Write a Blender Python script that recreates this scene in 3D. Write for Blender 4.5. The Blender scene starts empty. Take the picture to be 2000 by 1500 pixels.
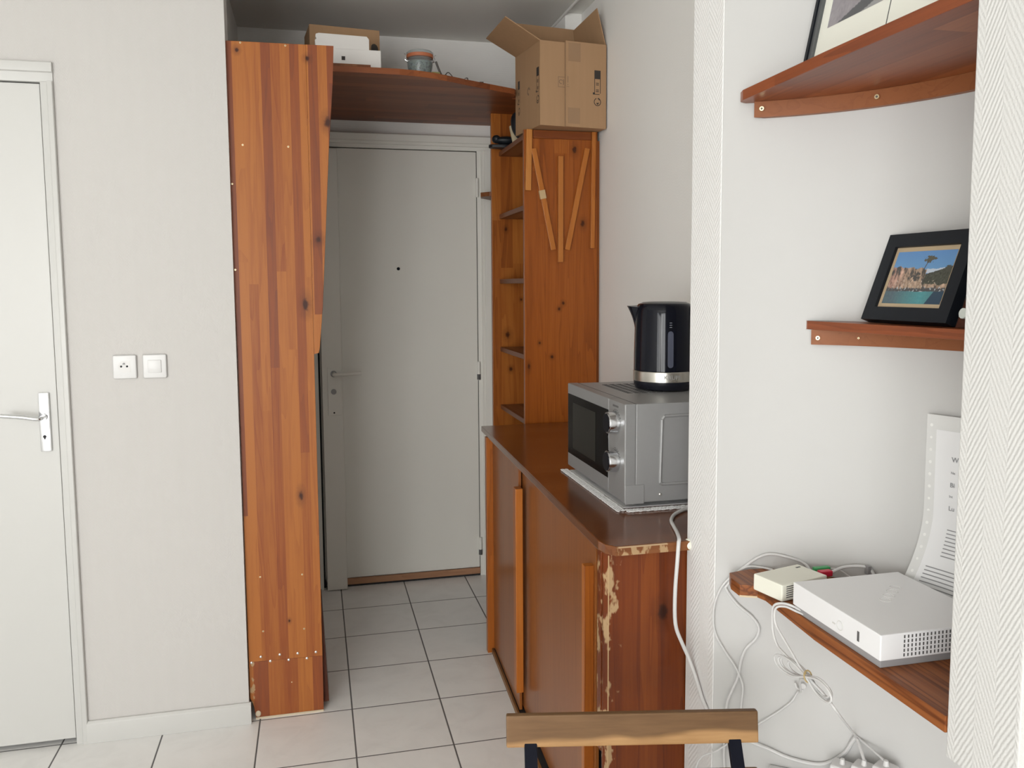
import bpy, bmesh, math, random
from mathutils import Vector, Matrix, noise
random.seed(7)
SC = bpy.context.scene
COL = SC.collection
PI = math.pi

# ------------------------------------------------------------------ camera, world, light, exposure
CAM_Z = 1.4447
yaw, pitch, roll = 0.23351697, 0.09095066, 0.00613725
fw = Vector((math.sin(yaw) * math.cos(pitch), math.cos(yaw) * math.cos(pitch), -math.sin(pitch)))
rt = Vector((math.cos(yaw), -math.sin(yaw), 0.0))
dn = fw.cross(rt)
rt2 = rt * math.cos(roll) + dn * math.sin(roll)
dn2 = dn * math.cos(roll) - rt * math.sin(roll)
cam = bpy.data.cameras.new('camera')
cam_o = bpy.data.objects.new('camera', cam)
COL.objects.link(cam_o)
M = Matrix((rt2, -dn2, -fw)).transposed().to_4x4()
M.translation = Vector((0, 0, CAM_Z))
cam_o.matrix_world = M
cam.sensor_width = 36.0
cam.lens = 36.0 * 1621.82 / 2000.0
cam.shift_y = -44.24 / 2000.0
cam.clip_start = 0.02
SC.camera = cam_o

SC.view_settings.view_transform = 'Standard'
SC.view_settings.look = 'None'
SC.view_settings.gamma = 1.0
SC.view_settings.use_curve_mapping = False
SC.view_settings.exposure = 0.0

world = bpy.data.worlds.new('sky')
SC.world = world
world.use_nodes = True
world.node_tree.nodes['Background'].inputs[0].default_value = (0.86, 0.93, 1.0, 1)
world.node_tree.nodes['Background'].inputs[1].default_value = 2.0


def area(name, loc, aim, sx, sy, power, col):
    l = bpy.data.lights.new(name, 'AREA')
    l.shape = 'RECTANGLE'
    l.size, l.size_y, l.energy, l.color = sx, sy, power, col
    o = bpy.data.objects.new(name, l)
    COL.objects.link(o)
    o.location = loc
    o.rotation_euler = (Vector(aim) - Vector(loc)).to_track_quat('-Z', 'Z').to_euler()
    return o


# daylight coming in through a window at the rear of the left wall and a wider one in the rear wall
area('window_daylight', (-2.72, -1.55, 1.30), (0.3, 0.35, 1.15), 1.4, 2.1, 58, (1.0, 0.992, 0.968))
area('window_daylight', (-1.50, -2.72, 1.30), (-0.6, 2.0, 1.15), 1.55, 2.1, 110, (1.0, 0.992, 0.968))

# ------------------------------------------------------------------ node helpers


class NT:
    def __init__(s, name):
        s.m = bpy.data.materials.new(name)
        s.m.use_nodes = True
        s.t = s.m.node_tree
        s.b = s.t.nodes['Principled BSDF']
        s.out = s.t.nodes['Material Output']

    def n(s, typ, **kw):
        nd = s.t.nodes.new(typ)
        for k, v in kw.items():
            setattr(nd, k, v)
        return nd

    def l(s, a, b):
        s.t.links.new(a, b)

    def put(s, sock, v):
        if isinstance(v, (int, float)):
            sock.default_value = v
        elif isinstance(v, (tuple, list)):
            sock.default_value = v
        else:
            s.l(v, sock)

    def math(s, op, a, b=0.0, c=0.0):
        nd = s.n('ShaderNodeMath', operation=op)
        for i, v in enumerate((a, b, c)):
            s.put(nd.inputs[i], v)
        return nd.outputs[0]

    def mix(s, f, a, b, mode='MIX'):
        nd = s.n('ShaderNodeMix', data_type='RGBA', blend_type=mode)
        s.put(nd.inputs[0], f)
        for i, v in ((6, a), (7, b)):
            s.put(nd.inputs[i], tuple(v) + (1,) if isinstance(v, (tuple, list)) and len(v) == 3 else v)
        return nd.outputs[2]

    def ramp(s, f, stops):
        nd = s.n('ShaderNodeValToRGB')
        cr = nd.color_ramp
        while len(cr.elements) < len(stops):
            cr.elements.new(0.5)
        for e, (p, c) in zip(cr.elements, stops):
            e.position = p
            e.color = tuple(c) + (1,) if len(c) == 3 else c
        s.put(nd.inputs[0], f)
        return nd.outputs[0]

    def obj(s):
        return s.n('ShaderNodeTexCoord').outputs['Object']

    def xyz(s, v):
        nd = s.n('ShaderNodeSeparateXYZ')
        s.l(v, nd.inputs[0])
        return nd.outputs

    def vec(s, x, y, z):
        nd = s.n('ShaderNodeCombineXYZ')
        for i, v in enumerate((x, y, z)):
            s.put(nd.inputs[i], v)
        return nd.outputs[0]

    def noise(s, v, scale=5, detail=3, rough=0.55, dist=0.0):
        nd = s.n('ShaderNodeTexNoise')
        if v is not None:
            s.l(v, nd.inputs['Vector'])
        nd.inputs['Scale'].default_value = scale
        nd.inputs['Detail'].default_value = detail
        nd.inputs['Roughness'].default_value = rough
        nd.inputs['Distortion'].default_value = dist
        return nd.outputs['Fac']

    def bump(s, h, strength=0.3, dist=0.001):
        nd = s.n('ShaderNodeBump')
        nd.inputs['Strength'].default_value = strength
        nd.inputs['Distance'].default_value = dist
        s.l(h, nd.inputs['Height'])
        s.l(nd.outputs[0], s.b.inputs['Normal'])

    def set(s, col=None, rough=None, metal=None, coat=None, spec=None):
        b = s.b
        if col is not None:
            s.put(b.inputs['Base Color'], tuple(col) + (1,) if isinstance(col, (tuple, list)) and len(col) == 3 else col)
        if rough is not None:
            s.put(b.inputs['Roughness'], rough)
        if metal is not None:
            b.inputs['Metallic'].default_value = metal
        if coat is not None:
            b.inputs['Coat Weight'].default_value = coat
            b.inputs['Coat Roughness'].default_value = 0.16
        if spec is not None:
            b.inputs['Specular IOR Level'].default_value = spec
        return s


def plain(name, col, rough=0.5, metal=0.0, coat=None, var=0.06, scale=14, spec=None):
    """painted / plastic / metal surface with a slight procedural unevenness"""
    t = NT(name)
    f = t.noise(t.obj(), scale, 3)
    c = t.mix(f, tuple(x * (1 - var) for x in col), tuple(min(1, x * (1 + var)) for x in col))
    t.set(c, rough, metal, coat, spec)
    return t.m


def wallpaper(name, col, axis='X', period=0.05, pitch_=0.011, slope=2.6, strength=0.5, weak=1.0):
    """white painted herringbone glass-fibre wallpaper: relief only"""
    t = NT(name)
    o = t.obj()
    x, y, z = t.xyz(o)
    u = x if axis == 'X' else y
    fr_ = t.math('FRACT', t.math('DIVIDE', u, period))
    tri = t.math('ABSOLUTE', t.math('SUBTRACT', fr_, 0.5))
    amp = t.math('ADD', weak, t.math('MULTIPLY', t.math('GREATER_THAN', fr_, 0.5), 1.0 - weak))
    ph = t.math('DIVIDE', t.math('ADD', z, t.math('MULTIPLY', tri, slope * period)), pitch_)
    wob = t.noise(o, 30, 2)
    s_ = t.math('SINE', t.math('MULTIPLY', t.math('ADD', ph, t.math('MULTIPLY', wob, 0.5)), 2 * PI))
    fine = t.noise(o, 350, 2)
    h = t.math('ADD', t.math('MULTIPLY', t.math('MULTIPLY', s_, amp), 0.5), t.math('MULTIPLY', fine, 0.9))
    t.bump(h, strength, 0.0007)
    f = t.noise(o, 3, 3)
    t.set(t.mix(f, tuple(c * 0.985 for c in col), col), 0.62)
    return t.m


def wood(name, dark, mid, light, grain='Z', across='X', stave=0.05, seg=0.9, rough=0.38, coat=0.0,
         knots=(), contrast=1.0, wear=None, bump=0.15, org=(0, 0, 0), ring=0.22, spec=0.25, lines=0.0):
    """glued pine staves: random tone per stave, long fibres, ring figure, optional knots (object coords)"""
    dark, mid, light = (tuple(c[i] * q for i, q in enumerate((1.0, 0.86, 0.62))) for c in (dark, mid, light))
    t = NT(name)
    o = t.obj()
    va = t.n('ShaderNodeVectorMath', operation='ADD')
    t.l(o, va.inputs[0])
    va.inputs[1].default_value = org
    o = va.outputs[0]
    ax = dict(zip('XYZ', t.xyz(o)))
    g, u = ax[grain], ax[across]
    w = ax[[a for a in 'XYZ' if a not in (grain, across)][0]]
    idx = t.math('FLOOR', t.math('DIVIDE', t.math('ADD', u, 3.013), stave))
    wn = t.n('ShaderNodeTexWhiteNoise', noise_dimensions='1D')
    t.l(idx, wn.inputs['W'])
    r1 = wn.outputs['Value']
    gi = t.math('FLOOR', t.math('DIVIDE', t.math('ADD', g, t.math('MULTIPLY', r1, 5.0)), seg))
    wn2 = t.n('ShaderNodeTexWhiteNoise', noise_dimensions='2D')
    t.l(t.vec(idx, gi, 0.0), wn2.inputs['Vector'])
    r2 = wn2.outputs['Value']
    gv = t.vec(t.math('ADD', u, t.math('MULTIPLY', r2, 3.0)), t.math('MULTIPLY', g, 0.035), w)
    fib = t.noise(gv, 170, 4, 0.6)
    rv = t.vec(t.math('ADD', u, t.math('MULTIPLY', r2, 9.0)), t.math('MULTIPLY', g, 0.055), t.math('ADD', w, r2))
    big = t.noise(rv, 16, 2, 0.5, 0.6)
    rings = t.math('FRACT', t.math('MULTIPLY', big, 6.0))
    rings = t.math('POWER', rings, 2.5)
    tone = t.math('ADD', t.math('MULTIPLY', r2, 0.62 * contrast),
                  t.math('ADD', t.math('MULTIPLY', fib, 0.46), t.math('MULTIPLY', rings, -ring)))
    tone = t.math('ADD', tone, 0.105 + 0.31 * (1 - contrast))
    if lines:
        ln = t.noise(t.vec(u, t.math('MULTIPLY', g, 0.02), w), 75, 1, .4)
        ln = t.ramp(ln, [(.40, (0, 0, 0)), (.50, (1, 1, 1)), (.60, (0, 0, 0))])
        tone = t.math('SUBTRACT', tone, t.math('MULTIPLY', ln, lines))
    c = t.ramp(tone, [(0.12, dark), (0.5, mid), (0.88, light)])
    for (kx, ky, kz, kr, asp) in knots:
        k = {'X': kx, 'Y': ky, 'Z': kz}
        du = t.math('DIVIDE', t.math('SUBTRACT', u, k[across]), kr)
        dg = t.math('DIVIDE', t.math('SUBTRACT', g, k[grain]), kr * asp)
        nz = t.math('MULTIPLY', t.math('SUBTRACT', t.noise(o, 90, 2), 0.5), 0.9)
        d = t.math('ADD', t.math('SQRT', t.math('ADD', t.math('MULTIPLY', du, du), t.math('MULTIPLY', dg, dg))), nz)
        f = t.ramp(d, [(0.45, (1, 1, 1)), (1.15, (0, 0, 0))])
        c = t.mix(f, c, tuple(v * 0.16 for v in dark))
        f2 = t.ramp(t.math('DIVIDE', d, 2.6), [(0.3, (0.45,) * 3), (1.0, (0, 0, 0))])
        c = t.mix(f2, c, tuple(v * 0.55 for v in dark))
    if wear:
        # chipped varnish showing pale wood: (axis letter, centre, half width, scale)
        a_, c0, hw, sc_ = wear
        d = t.math('DIVIDE', t.math('ABSOLUTE', t.math('SUBTRACT', ax[a_], c0)), hw)
        nz = t.noise(t.vec(t.math('MULTIPLY', x_(ax, a_, 0), 1.0), t.math('MULTIPLY', x_(ax, a_, 1), 1.0),
                           t.math('MULTIPLY', ax['Z'], 0.55)), sc_, 3, 0.6)
        f = t.ramp(t.math('SUBTRACT', nz, t.math('MULTIPLY', d, 0.16)), [(0.47, (0, 0, 0)), (0.53, (1, 1, 1))])
        c = t.mix(f, c, (0.42, 0.275, 0.145))
    t.set(c, rough, 0.0, coat, spec)
    t.bump(fib, bump, 0.0004)
    return t.m


def x_(ax, a, i):
    return ax[[q for q in 'XY'][i]]


# ------------------------------------------------------------------ materials
WH = (0.83, 0.825, 0.81)
m_wall = wallpaper('white_wallpaper', (0.585, 0.565, 0.545), 'X', 0.05, 0.010, 2.4, 0.2)  # seen room whites set darker than hall whites, evening the light by colour
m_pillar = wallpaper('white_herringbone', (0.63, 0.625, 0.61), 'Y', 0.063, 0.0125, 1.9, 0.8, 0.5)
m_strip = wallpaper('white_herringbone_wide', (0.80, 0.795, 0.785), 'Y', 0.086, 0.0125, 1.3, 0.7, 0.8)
m_hall = wallpaper('white_wallpaper_hall', (0.90, 0.885, 0.855), 'Y', 0.05, 0.010, 2.4, 0.45)  # paler copy of the wallpaper, its colour lifting the dim hall
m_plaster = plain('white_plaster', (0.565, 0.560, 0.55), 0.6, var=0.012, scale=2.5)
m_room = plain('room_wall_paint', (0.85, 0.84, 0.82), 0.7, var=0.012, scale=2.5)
m_ceil = plain('ceiling_paint', (0.90, 0.89, 0.84), 0.8, var=0.015, scale=2)
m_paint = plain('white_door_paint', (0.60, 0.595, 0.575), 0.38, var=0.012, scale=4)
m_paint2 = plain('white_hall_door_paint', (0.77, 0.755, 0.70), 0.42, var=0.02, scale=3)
m_chrome = plain('chrome', (0.72, 0.73, 0.75), 0.12, 1.0, var=0.03)
m_brass = plain('brass_screw', (0.72, 0.60, 0.38), 0.32, 1.0, var=0.05)
m_zinc = plain('zinc_nail', (0.82, 0.80, 0.77), 0.3, 0.85, var=0.05)
m_black = plain('black_gap', (0.010, 0.010, 0.012), 0.7)
m_wplast = plain('white_plastic', (0.69, 0.685, 0.68), 0.3, var=0.01)
m_cream = plain('cream_plastic', (0.80, 0.79, 0.69), 0.4, var=0.015)
m_router = plain('router_white', (0.82, 0.82, 0.83), 0.35, var=0.008)
m_greypl = plain('grey_plastic', (0.30, 0.295, 0.30), 0.35, var=0.04)
m_slot = plain('slot_grey', (0.10, 0.098, 0.098), 0.6)
m_cable = plain('white_cable', (0.64, 0.635, 0.63), 0.4, var=0.02)
m_blackpl = plain('glossy_black_plastic', (0.004, 0.005, 0.010), 0.10, var=0.1, spec=0.28)
m_blackrub = plain('black_rubber', (0.012, 0.012, 0.015), 0.5)
m_bluefoot = plain('dark_base', (0.008, 0.009, 0.016), 0.25)
m_steelb = plain('brushed_band', (0.62, 0.60, 0.55), 0.28, 1.0, var=0.06, scale=40)
m_gauge = plain('smoky_gauge', (0.075, 0.082, 0.115), 0.22, var=0.08)
m_silver = plain('silver_paint', (0.29, 0.29, 0.29), 0.40, 0.25, var=0.03, scale=60)
m_silver2 = plain('silver_casing', (0.33, 0.33, 0.33), 0.42, 0.25, var=0.03, scale=60)
m_glass_dark = plain('dark_oven_glass', (0.004, 0.004, 0.0045), 0.14, spec=0.10)
m_mesh_dark = plain('oven_window_mesh', (0.024, 0.023, 0.020), 0.3, spec=0.12)
m_frameblk = plain('black_frame', (0.009, 0.011, 0.015), 0.42, var=0.08, spec=0.18)
m_framegrey = plain('grey_frame_bevel', (0.085, 0.09, 0.092), 0.4)
m_mat = plain('mat_board', (0.80, 0.80, 0.72), 0.7, var=0.02)
m_matb = plain('beige_mat', (0.47, 0.36, 0.23), 0.7, var=0.04)
m_steelblk = plain('black_steel', (0.006, 0.007, 0.013), 0.5, spec=0.08)
m_ink = plain('print_ink', (0.035, 0.028, 0.024), 0.7)
m_inkw = plain('faint_ink', (0.22, 0.14, 0.085), 0.8)
m_grey_ink = plain('grey_ink', (0.30, 0.30, 0.31), 0.8)
m_paper = plain('paper', (0.80, 0.80, 0.81), 0.55, var=0.008)
m_sleeve = plain('clear_sleeve', (0.70, 0.70, 0.69), 0.25, var=0.02)
m_white_card = plain('white_carton', (0.80, 0.775, 0.745), 0.55, var=0.015)
m_lace = plain('white_lace', (0.80, 0.80, 0.80), 0.85, var=0.04, scale=200)
m_red = plain('red_plug', (0.55, 0.02, 0.05), 0.3)
m_green = plain('green_plug', (0.05, 0.33, 0.11), 0.3)
m_rubber = plain('orange_seal', (0.45, 0.14, 0.06), 0.5)
m_shoe = plain('dark_shoe', (0.010, 0.013, 0.017), 0.5)
m_sole = plain('pale_sole', (0.52, 0.43, 0.28), 0.7)
m_wire = plain('dark_wire', (0.06, 0.05, 0.045), 0.5)
m_bits = plain('pale_bits', (0.75, 0.72, 0.68), 0.6)
m_tie = plain('twist_tie', (0.42, 0.31, 0.14), 0.6)
m_leaf = plain('olive_scrap', (0.22, 0.20, 0.07), 0.7)


def mk_card(name, a, b):
    t = NT(name)
    o = t.obj()
    x, y, z = t.xyz(o)
    f = t.noise(t.vec(t.math('MULTIPLY', x, 40.0), t.math('MULTIPLY', y, 40.0), t.math('MULTIPLY', z, 2.0)), 1.2, 4)
    t.set(t.mix(f, a, b), 0.75)
    return t.m


m_card = mk_card('cardboard', (0.36, 0.215, 0.11), (0.42, 0.25, 0.135))
m_tape = plain('packing_tape', (0.335, 0.205, 0.115), 0.25, var=0.04)


def mk_glass(name, tint, alpha):
    t = NT(name)
    t.set(tint, 0.05)
    t.b.inputs['Alpha'].default_value = alpha
    return t.m


m_pane = mk_glass('window_glass', (0.8, 0.85, 0.85), 0.10)
m_jar = mk_glass('jar_glass', (0.35, 0.40, 0.40), 0.38)


def mk_floor():
    t = NT('floor_tiles')
    o = t.obj()
    x, y, z = t.xyz(o)
    T = 0.303
    u = t.math('SUBTRACT', t.math('DIVIDE', x, T), 0.30091)
    v = t.math('SUBTRACT', t.math('DIVIDE', y, T), 0.19200)
    fu = t.math('ABSOLUTE', t.math('SUBTRACT', t.math('FRACT', t.math('ADD', u, 50.5)), 0.5))
    fv = t.math('ABSOLUTE', t.math('SUBTRACT', t.math('FRACT', t.math('ADD', v, 50.5)), 0.5))
    du = t.math('MINIMUM', t.math('MULTIPLY', fu, 1.0), fv)
    g = t.ramp(du, [(0.0060, (1, 1, 1)), (0.0095, (0, 0, 0))])
    wn = t.n('ShaderNodeTexWhiteNoise', noise_dimensions='2D')
    t.l(t.vec(t.math('FLOOR', u), t.math('FLOOR', v), 0.0), wn.inputs['Vector'])
    a = t.noise(t.vec(t.math('ADD', x, t.math('MULTIPLY', wn.outputs['Value'], 9.0)), y, wn.outputs['Value']), 7, 5, 0.6, 1.2)
    tile = t.ramp(a, [(0.3, (0.81, 0.80, 0.785)), (0.5, (0.86, 0.85, 0.835)), (0.75, (0.89, 0.88, 0.865))])
    tile = t.mix(t.math('MULTIPLY', wn.outputs['Value'], 0.10), tile, (0.80, 0.77, 0.75))
    c = t.mix(g, tile, (0.085, 0.08, 0.08))
    t.set(c, t.math('ADD', 0.30, t.math('MULTIPLY', g, 0.5)))
    h = t.math('SUBTRACT', 1.0, g)
    t.bump(h, 0.5, 0.001)
    return t.m


m_floor = mk_floor()

RD, RM, RL = (0.160, 0.054, 0.042), (0.262, 0.084, 0.036), (0.40, 0.162, 0.054)
OD, OM, OL = (0.19, 0.055, 0.012), (0.315, 0.105, 0.022), (0.42, 0.165, 0.040)
m_board = wood('red_pine_board', RD, RM, RL, 'Z', 'X', 0.029, 1.6, 0.42, 0.05,
               [(-0.213, 0, 2.184, .007, 1.2), (0.001, 0, 2.169, .008, 1.1), (0.060, 0, 1.972, .012, 1.6),
                (0.021, 0, 1.598, .010, 1.4), (-0.026, 0, 1.387, .011, 2.2), (-0.058, 0, 0.753, .008, 2.4),
                (-0.108, 0, 0.329, .004, 1.6)], 1.05, org=(-0.12, 2.807, 0), ring=0.13)
m_board2 = wood('red_pine_patch', RD, RM, RL, 'Z', 'X', 0.048, 2, 0.45, 0.05, (), 0.7, ('X', -0.232, 0.010, 60), org=(-0.12, 2.807, 0), ring=0.1)
m_darkside = wood('dark_skirt', (0.03, 0.008, 0.008), (0.06, 0.018, 0.014), (0.09, 0.03, 0.02), 'Z', 'Y', 0.08, 1, 0.4)
m_overshelf = wood('red_brown_shelf', (0.13, 0.04, 0.022), (0.21, 0.072, 0.036), (0.29, 0.105, 0.05), 'X', 'Y', 0.05, 0.7, 0.4)
m_unit = wood('orange_pine_panel', *(tuple(v * q for v, q in zip(c, (.94, .86, .72))) for c in (OD, OM, OL)), 'Z', 'X', 0.062, 2.2, 0.36, 0.08,
              [(1.040, 0, 1.988, .011, 1.5), (1.075, 0, 1.694, .010, 1.6), (0.9745, 0, 1.3495, .007, 1.2),
               (0.992, 0, 1.372, .007, 1.2), (0.892, 0, 1.211, .006, 1.2), (0.944, 0, 1.153, .007, 1.1),
               (0.846, 0, 1.116, .006, 2.6)], 0.7, org=(0.98, 3.5, 0))
m_unit_in = wood('orange_pine_inner', OD, OM, OL, 'Z', 'X', 0.055, 1.1, 0.36, 0.08,
                 [(0.86, 0, 1.70, .008, 1.4), (0.88, 0, 1.06, .009, 1.2), (0.93, 0, 1.38, .006, 1.2), (0.865, 0, 1.22, .012, 1.5)], 0.8, org=(0.98, 3.5, 0))
m_unit_sh = wood('unit_shelf', (0.14, 0.05, 0.022), (0.21, 0.085, 0.045), (0.27, 0.13, 0.075), 'Y', 'X', 0.06, 1, 0.4)
m_batten = wood('pale_pine_batten', (0.30, 0.11, 0.03), (0.42, 0.17, 0.05), (0.50, 0.23, 0.075), 'Z', 'X', 0.1, 2, 0.42)
m_top = wood('varnished_counter', (0.075, 0.026, 0.010), (0.125, 0.042, 0.014), (0.18, 0.066, 0.022), 'X', 'Y', 0.11, 1.5, 0.22, 0.55, (), 0.6, None, 0.05)
m_topedge = wood('counter_edge', (0.12, 0.045, 0.016), (0.20, 0.075, 0.026), (0.28, 0.12, 0.05), 'Y', 'Z', 0.5, 1, 0.35, 0.2)
m_cdoor = wood('varnished_door', (0.165, 0.062, 0.020), (0.24, 0.090, 0.028), (0.29, 0.115, 0.038), 'Z', 'Y', 0.085, 3, 0.36, 0.32, (), 0.45, None, 0.04)
m_chandle = wood('orange_handle', (0.24, 0.075, 0.018), (0.37, 0.125, 0.026), (0.45, 0.18, 0.045), 'Z', 'Y', 0.05, 3, 0.35, 0.15)
m_cend = wood('red_end_panel', (0.075, 0.016, 0.004), (0.150, 0.034, 0.005), (0.22, 0.062, 0.009), 'Z', 'X', 0.042, 3, 0.36, 0.12,
              [(0.736, 0, 0.722, .013, 1.6)], 0.75, ('X', 0.609, 0.020, 34), org=(0.88, 2.4, 0))
m_crail = wood('bottom_rail', (0.14, 0.07, 0.03), (0.24, 0.13, 0.065), (0.32, 0.19, 0.10), 'Y', 'Z', 0.05, 1, 0.45)
m_nshelf = wood('reddish_wall_shelf', (0.17, 0.050, 0.024), (0.265, 0.082, 0.038), (0.35, 0.125, 0.055), 'Y', 'X', 0.065, 0.5, 0.36, 0.1)
m_nrail = wood('brown_wall_rail', (0.15, 0.055, 0.030), (0.22, 0.085, 0.045), (0.28, 0.115, 0.06), 'X', 'Z', 0.2, 2, 0.42)
m_lowshelf = wood('striped_pine_shelf', (0.13, 0.040, 0.014), (0.25, 0.090, 0.032), (0.36, 0.145, 0.055), 'Y', 'X', 0.30, 3, 0.4, 0.08, (), 0.5, ring=0.25, lines=0.42)
m_acacia = wood('acacia_slat', (0.11, 0.064, 0.035), (0.165, 0.10, 0.058), (0.22, 0.14, 0.085), 'X', 'Z', 0.035, 3, 0.5, 0.0, (), 0.7)


def mk_slat():
    t = NT('acacia_two_tone')
    o = t.obj()
    x, y, z = t.xyz(o)
    g = t.vec(t.math('MULTIPLY', x, 0.10), t.math('MULTIPLY', y, 0.10), z)
    fib = t.noise(g, 120, 4)
    big = t.noise(t.vec(t.math('MULTIPLY', x, 0.6), t.math('MULTIPLY', y, 0.6), z), 7, 2, .5, .4)
    heart = t.ramp(t.math('ADD', t.math('MULTIPLY', fib, .5), t.math('MULTIPLY', big, .5)), [(.25, (0.10, 0.050, 0.020)), (.52, (0.150, 0.080, 0.034)), (.8, (0.19, 0.105, 0.048))])
    sap = t.ramp(fib, [(.3, (0.32, 0.175, 0.07)), (.7, (0.40, 0.23, 0.10))])
    e = t.math('ADD', z, t.math('MULTIPLY', t.math('SUBTRACT', big, .5), .055))
    f = t.ramp(t.math('DIVIDE', t.math('SUBTRACT', e, .64), .05), [(.40, (1, 1, 1)), (.56, (0, 0, 0))])
    t.set(t.mix(f, heart, sap), .5, spec=.3)
    return t.m


m_slat = mk_slat()
m_doorsill = wood('brown_door_strip', (0.26, 0.15, 0.115), (0.37, 0.225, 0.175), (0.44, 0.28, 0.22), 'X', 'Z', 0.1, 2, 0.5)
m_darkwood = wood('dark_brown_wood', (0.035, 0.012, 0.009), (0.06, 0.02, 0.014), (0.085, 0.03, 0.02), 'Z', 'Y', 0.1, 2, 0.5)

# ------------------------------------------------------------------ mesh helpers


class MB:
    def __init__(s):
        s.bm = bmesh.new()

    def _merge(s, tmp, mat=None):
        if mat is not None:
            bmesh.ops.transform(tmp, matrix=mat, verts=tmp.verts)
        me = bpy.data.meshes.new('tmp')
        tmp.to_mesh(me)
        tmp.free()
        s.bm.from_mesh(me)
        bpy.data.meshes.remove(me)
        return s

    def box(s, a, b, bev=0.0, seg=2, mat=None):
        t = bmesh.new()
        bmesh.ops.create_cube(t, size=1)
        c = [(a[i] + b[i]) / 2 for i in range(3)]
        d = [abs(b[i] - a[i]) for i in range(3)]
        for v in t.verts:
            v.co = Vector((c[0] + v.co.x * d[0], c[1] + v.co.y * d[1], c[2] + v.co.z * d[2]))
        if bev:
            bmesh.ops.bevel(t, geom=t.edges[:], offset=bev, segments=seg, affect='EDGES', profile=0.6)
        return s._merge(t, mat)

    def prism(s, poly, z0, z1, axis='Z', bev=0.0, mat=None):
        """polygon in the plane across axis, extruded from z0 to z1"""
        t = bmesh.new()

        def P(u, v, w):
            return {'Z': (u, v, w), 'Y': (u, w, v), 'X': (w, u, v)}[axis]
        lo = [t.verts.new(P(u, v, z0)) for u, v in poly]
        hi = [t.verts.new(P(u, v, z1)) for u, v in poly]
        n = len(poly)
        t.faces.new(lo)
        t.faces.new(hi)
        for i in range(n):
            t.faces.new((lo[i], lo[(i + 1) % n], hi[(i + 1) % n], hi[i]))
        bmesh.ops.recalc_face_normals(t, faces=t.faces)
        if bev:
            bmesh.ops.bevel(t, geom=t.edges[:], offset=bev, segments=2, affect='EDGES', profile=0.6)
        return s._merge(t, mat)

    def cyl(s, p0, p1, r0, r1=None, seg=24, bev=0.0):
        r1 = r0 if r1 is None else r1
        p0, p1 = Vector(p0), Vector(p1)
        d = p1 - p0
        t = bmesh.new()
        bmesh.ops.create_cone(t, cap_ends=True, segments=seg, radius1=r0, radius2=r1, depth=d.length)
        if bev:
            es = [e for e in t.edges if abs(e.verts[0].co.z - e.verts[1].co.z) < 1e-6]
            bmesh.ops.bevel(t, geom=es, offset=bev, segments=2, affect='EDGES')
        m = d.to_track_quat('Z', 'Y').to_matrix().to_4x4()
        m.translation = (p0 + p1) / 2
        return s._merge(t, m)

    def ball(s, c, r, sc=(1, 1, 1), seg=16):
        t = bmesh.new()
        bmesh.ops.create_uvsphere(t, u_segments=seg, v_segments=seg // 2 + 2, radius=r)
        for v in t.verts:
            v.co = Vector((v.co.x * sc[0], v.co.y * sc[1], v.co.z * sc[2])) + Vector(c)
        return s._merge(t)

    def lathe(s, c, prof, seg=48, cap=True):
        t = bmesh.new()
        rings = []
        for r, z in prof:
            rings.append([t.verts.new((c[0] + r * math.cos(2 * PI * k / seg), c[1] + r * math.sin(2 * PI * k / seg), c[2] + z)) for k in range(seg)])
        for a, b in zip(rings, rings[1:]):
            for k in range(seg):
                t.faces.new((a[k], a[(k + 1) % seg], b[(k + 1) % seg], b[k]))
        if cap:
            t.faces.new(rings[0])
            t.faces.new(rings[-1])
        bmesh.ops.recalc_face_normals(t, faces=t.faces)
        return s._merge(t)

    def tube(s, pts, r, seg=8, sub=6, closed=False, smooth=True):
        P = [Vector(p) for p in pts]
        if smooth and len(P) > 2:
            Q = []
            n = len(P)
            rng = range(n) if closed else range(n - 1)
            for i in rng:
                p1, p2 = P[i], P[(i + 1) % n]
                p0 = P[i - 1] if (closed or i > 0) else p1 * 2 - p2
                p3 = P[(i + 2) % n] if (closed or i + 2 < n) else p2 * 2 - p1
                for k in range(sub):
                    a = k / sub
                    Q.append(0.5 * ((2 * p1) + (p2 - p0) * a + (2 * p0 - 5 * p1 + 4 * p2 - p3) * a * a + (3 * p1 - p0 - 3 * p2 + p3) * a ** 3))
            if not closed:
                Q.append(P[-1])
            P = Q
        t = bmesh.new()
        n = len(P)
        rings = []
        up = None
        for i in range(n):
            a = P[i - 1] if (i > 0 or closed) else P[i]
            b = P[(i + 1) % n] if (i + 1 < n or closed) else P[i]
            d = (b - a)
            if d.length < 1e-9:
                d = Vector((0, 0, 1))
            d.normalize()
            if up is None:
                up = d.orthogonal().normalized()
            up = (up - d * up.dot(d))
            up = up.normalized() if up.length > 1e-6 else d.orthogonal().normalized()
            sd = d.cross(up)
            rings.append([t.verts.new(P[i] + (up * math.cos(2 * PI * k / seg) + sd * math.sin(2 * PI * k / seg)) * r) for k in range(seg)])
        for i in range(n if closed else n - 1):
            a, b = rings[i], rings[(i + 1) % n]
            for k in range(seg):
                t.faces.new((a[k], a[(k + 1) % seg], b[(k + 1) % seg], b[k]))
        if not closed:
            t.faces.new(rings[0])
            t.faces.new(rings[-1])
        bmesh.ops.recalc_face_normals(t, faces=t.faces)
        return s._merge(t)

    def faces(s, verts, fcs, mat=None):
        t = bmesh.new()
        vs = [t.verts.new(v) for v in verts]
        for f in fcs:
            t.faces.new([vs[i] for i in f])
        return s._merge(t, mat)

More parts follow.
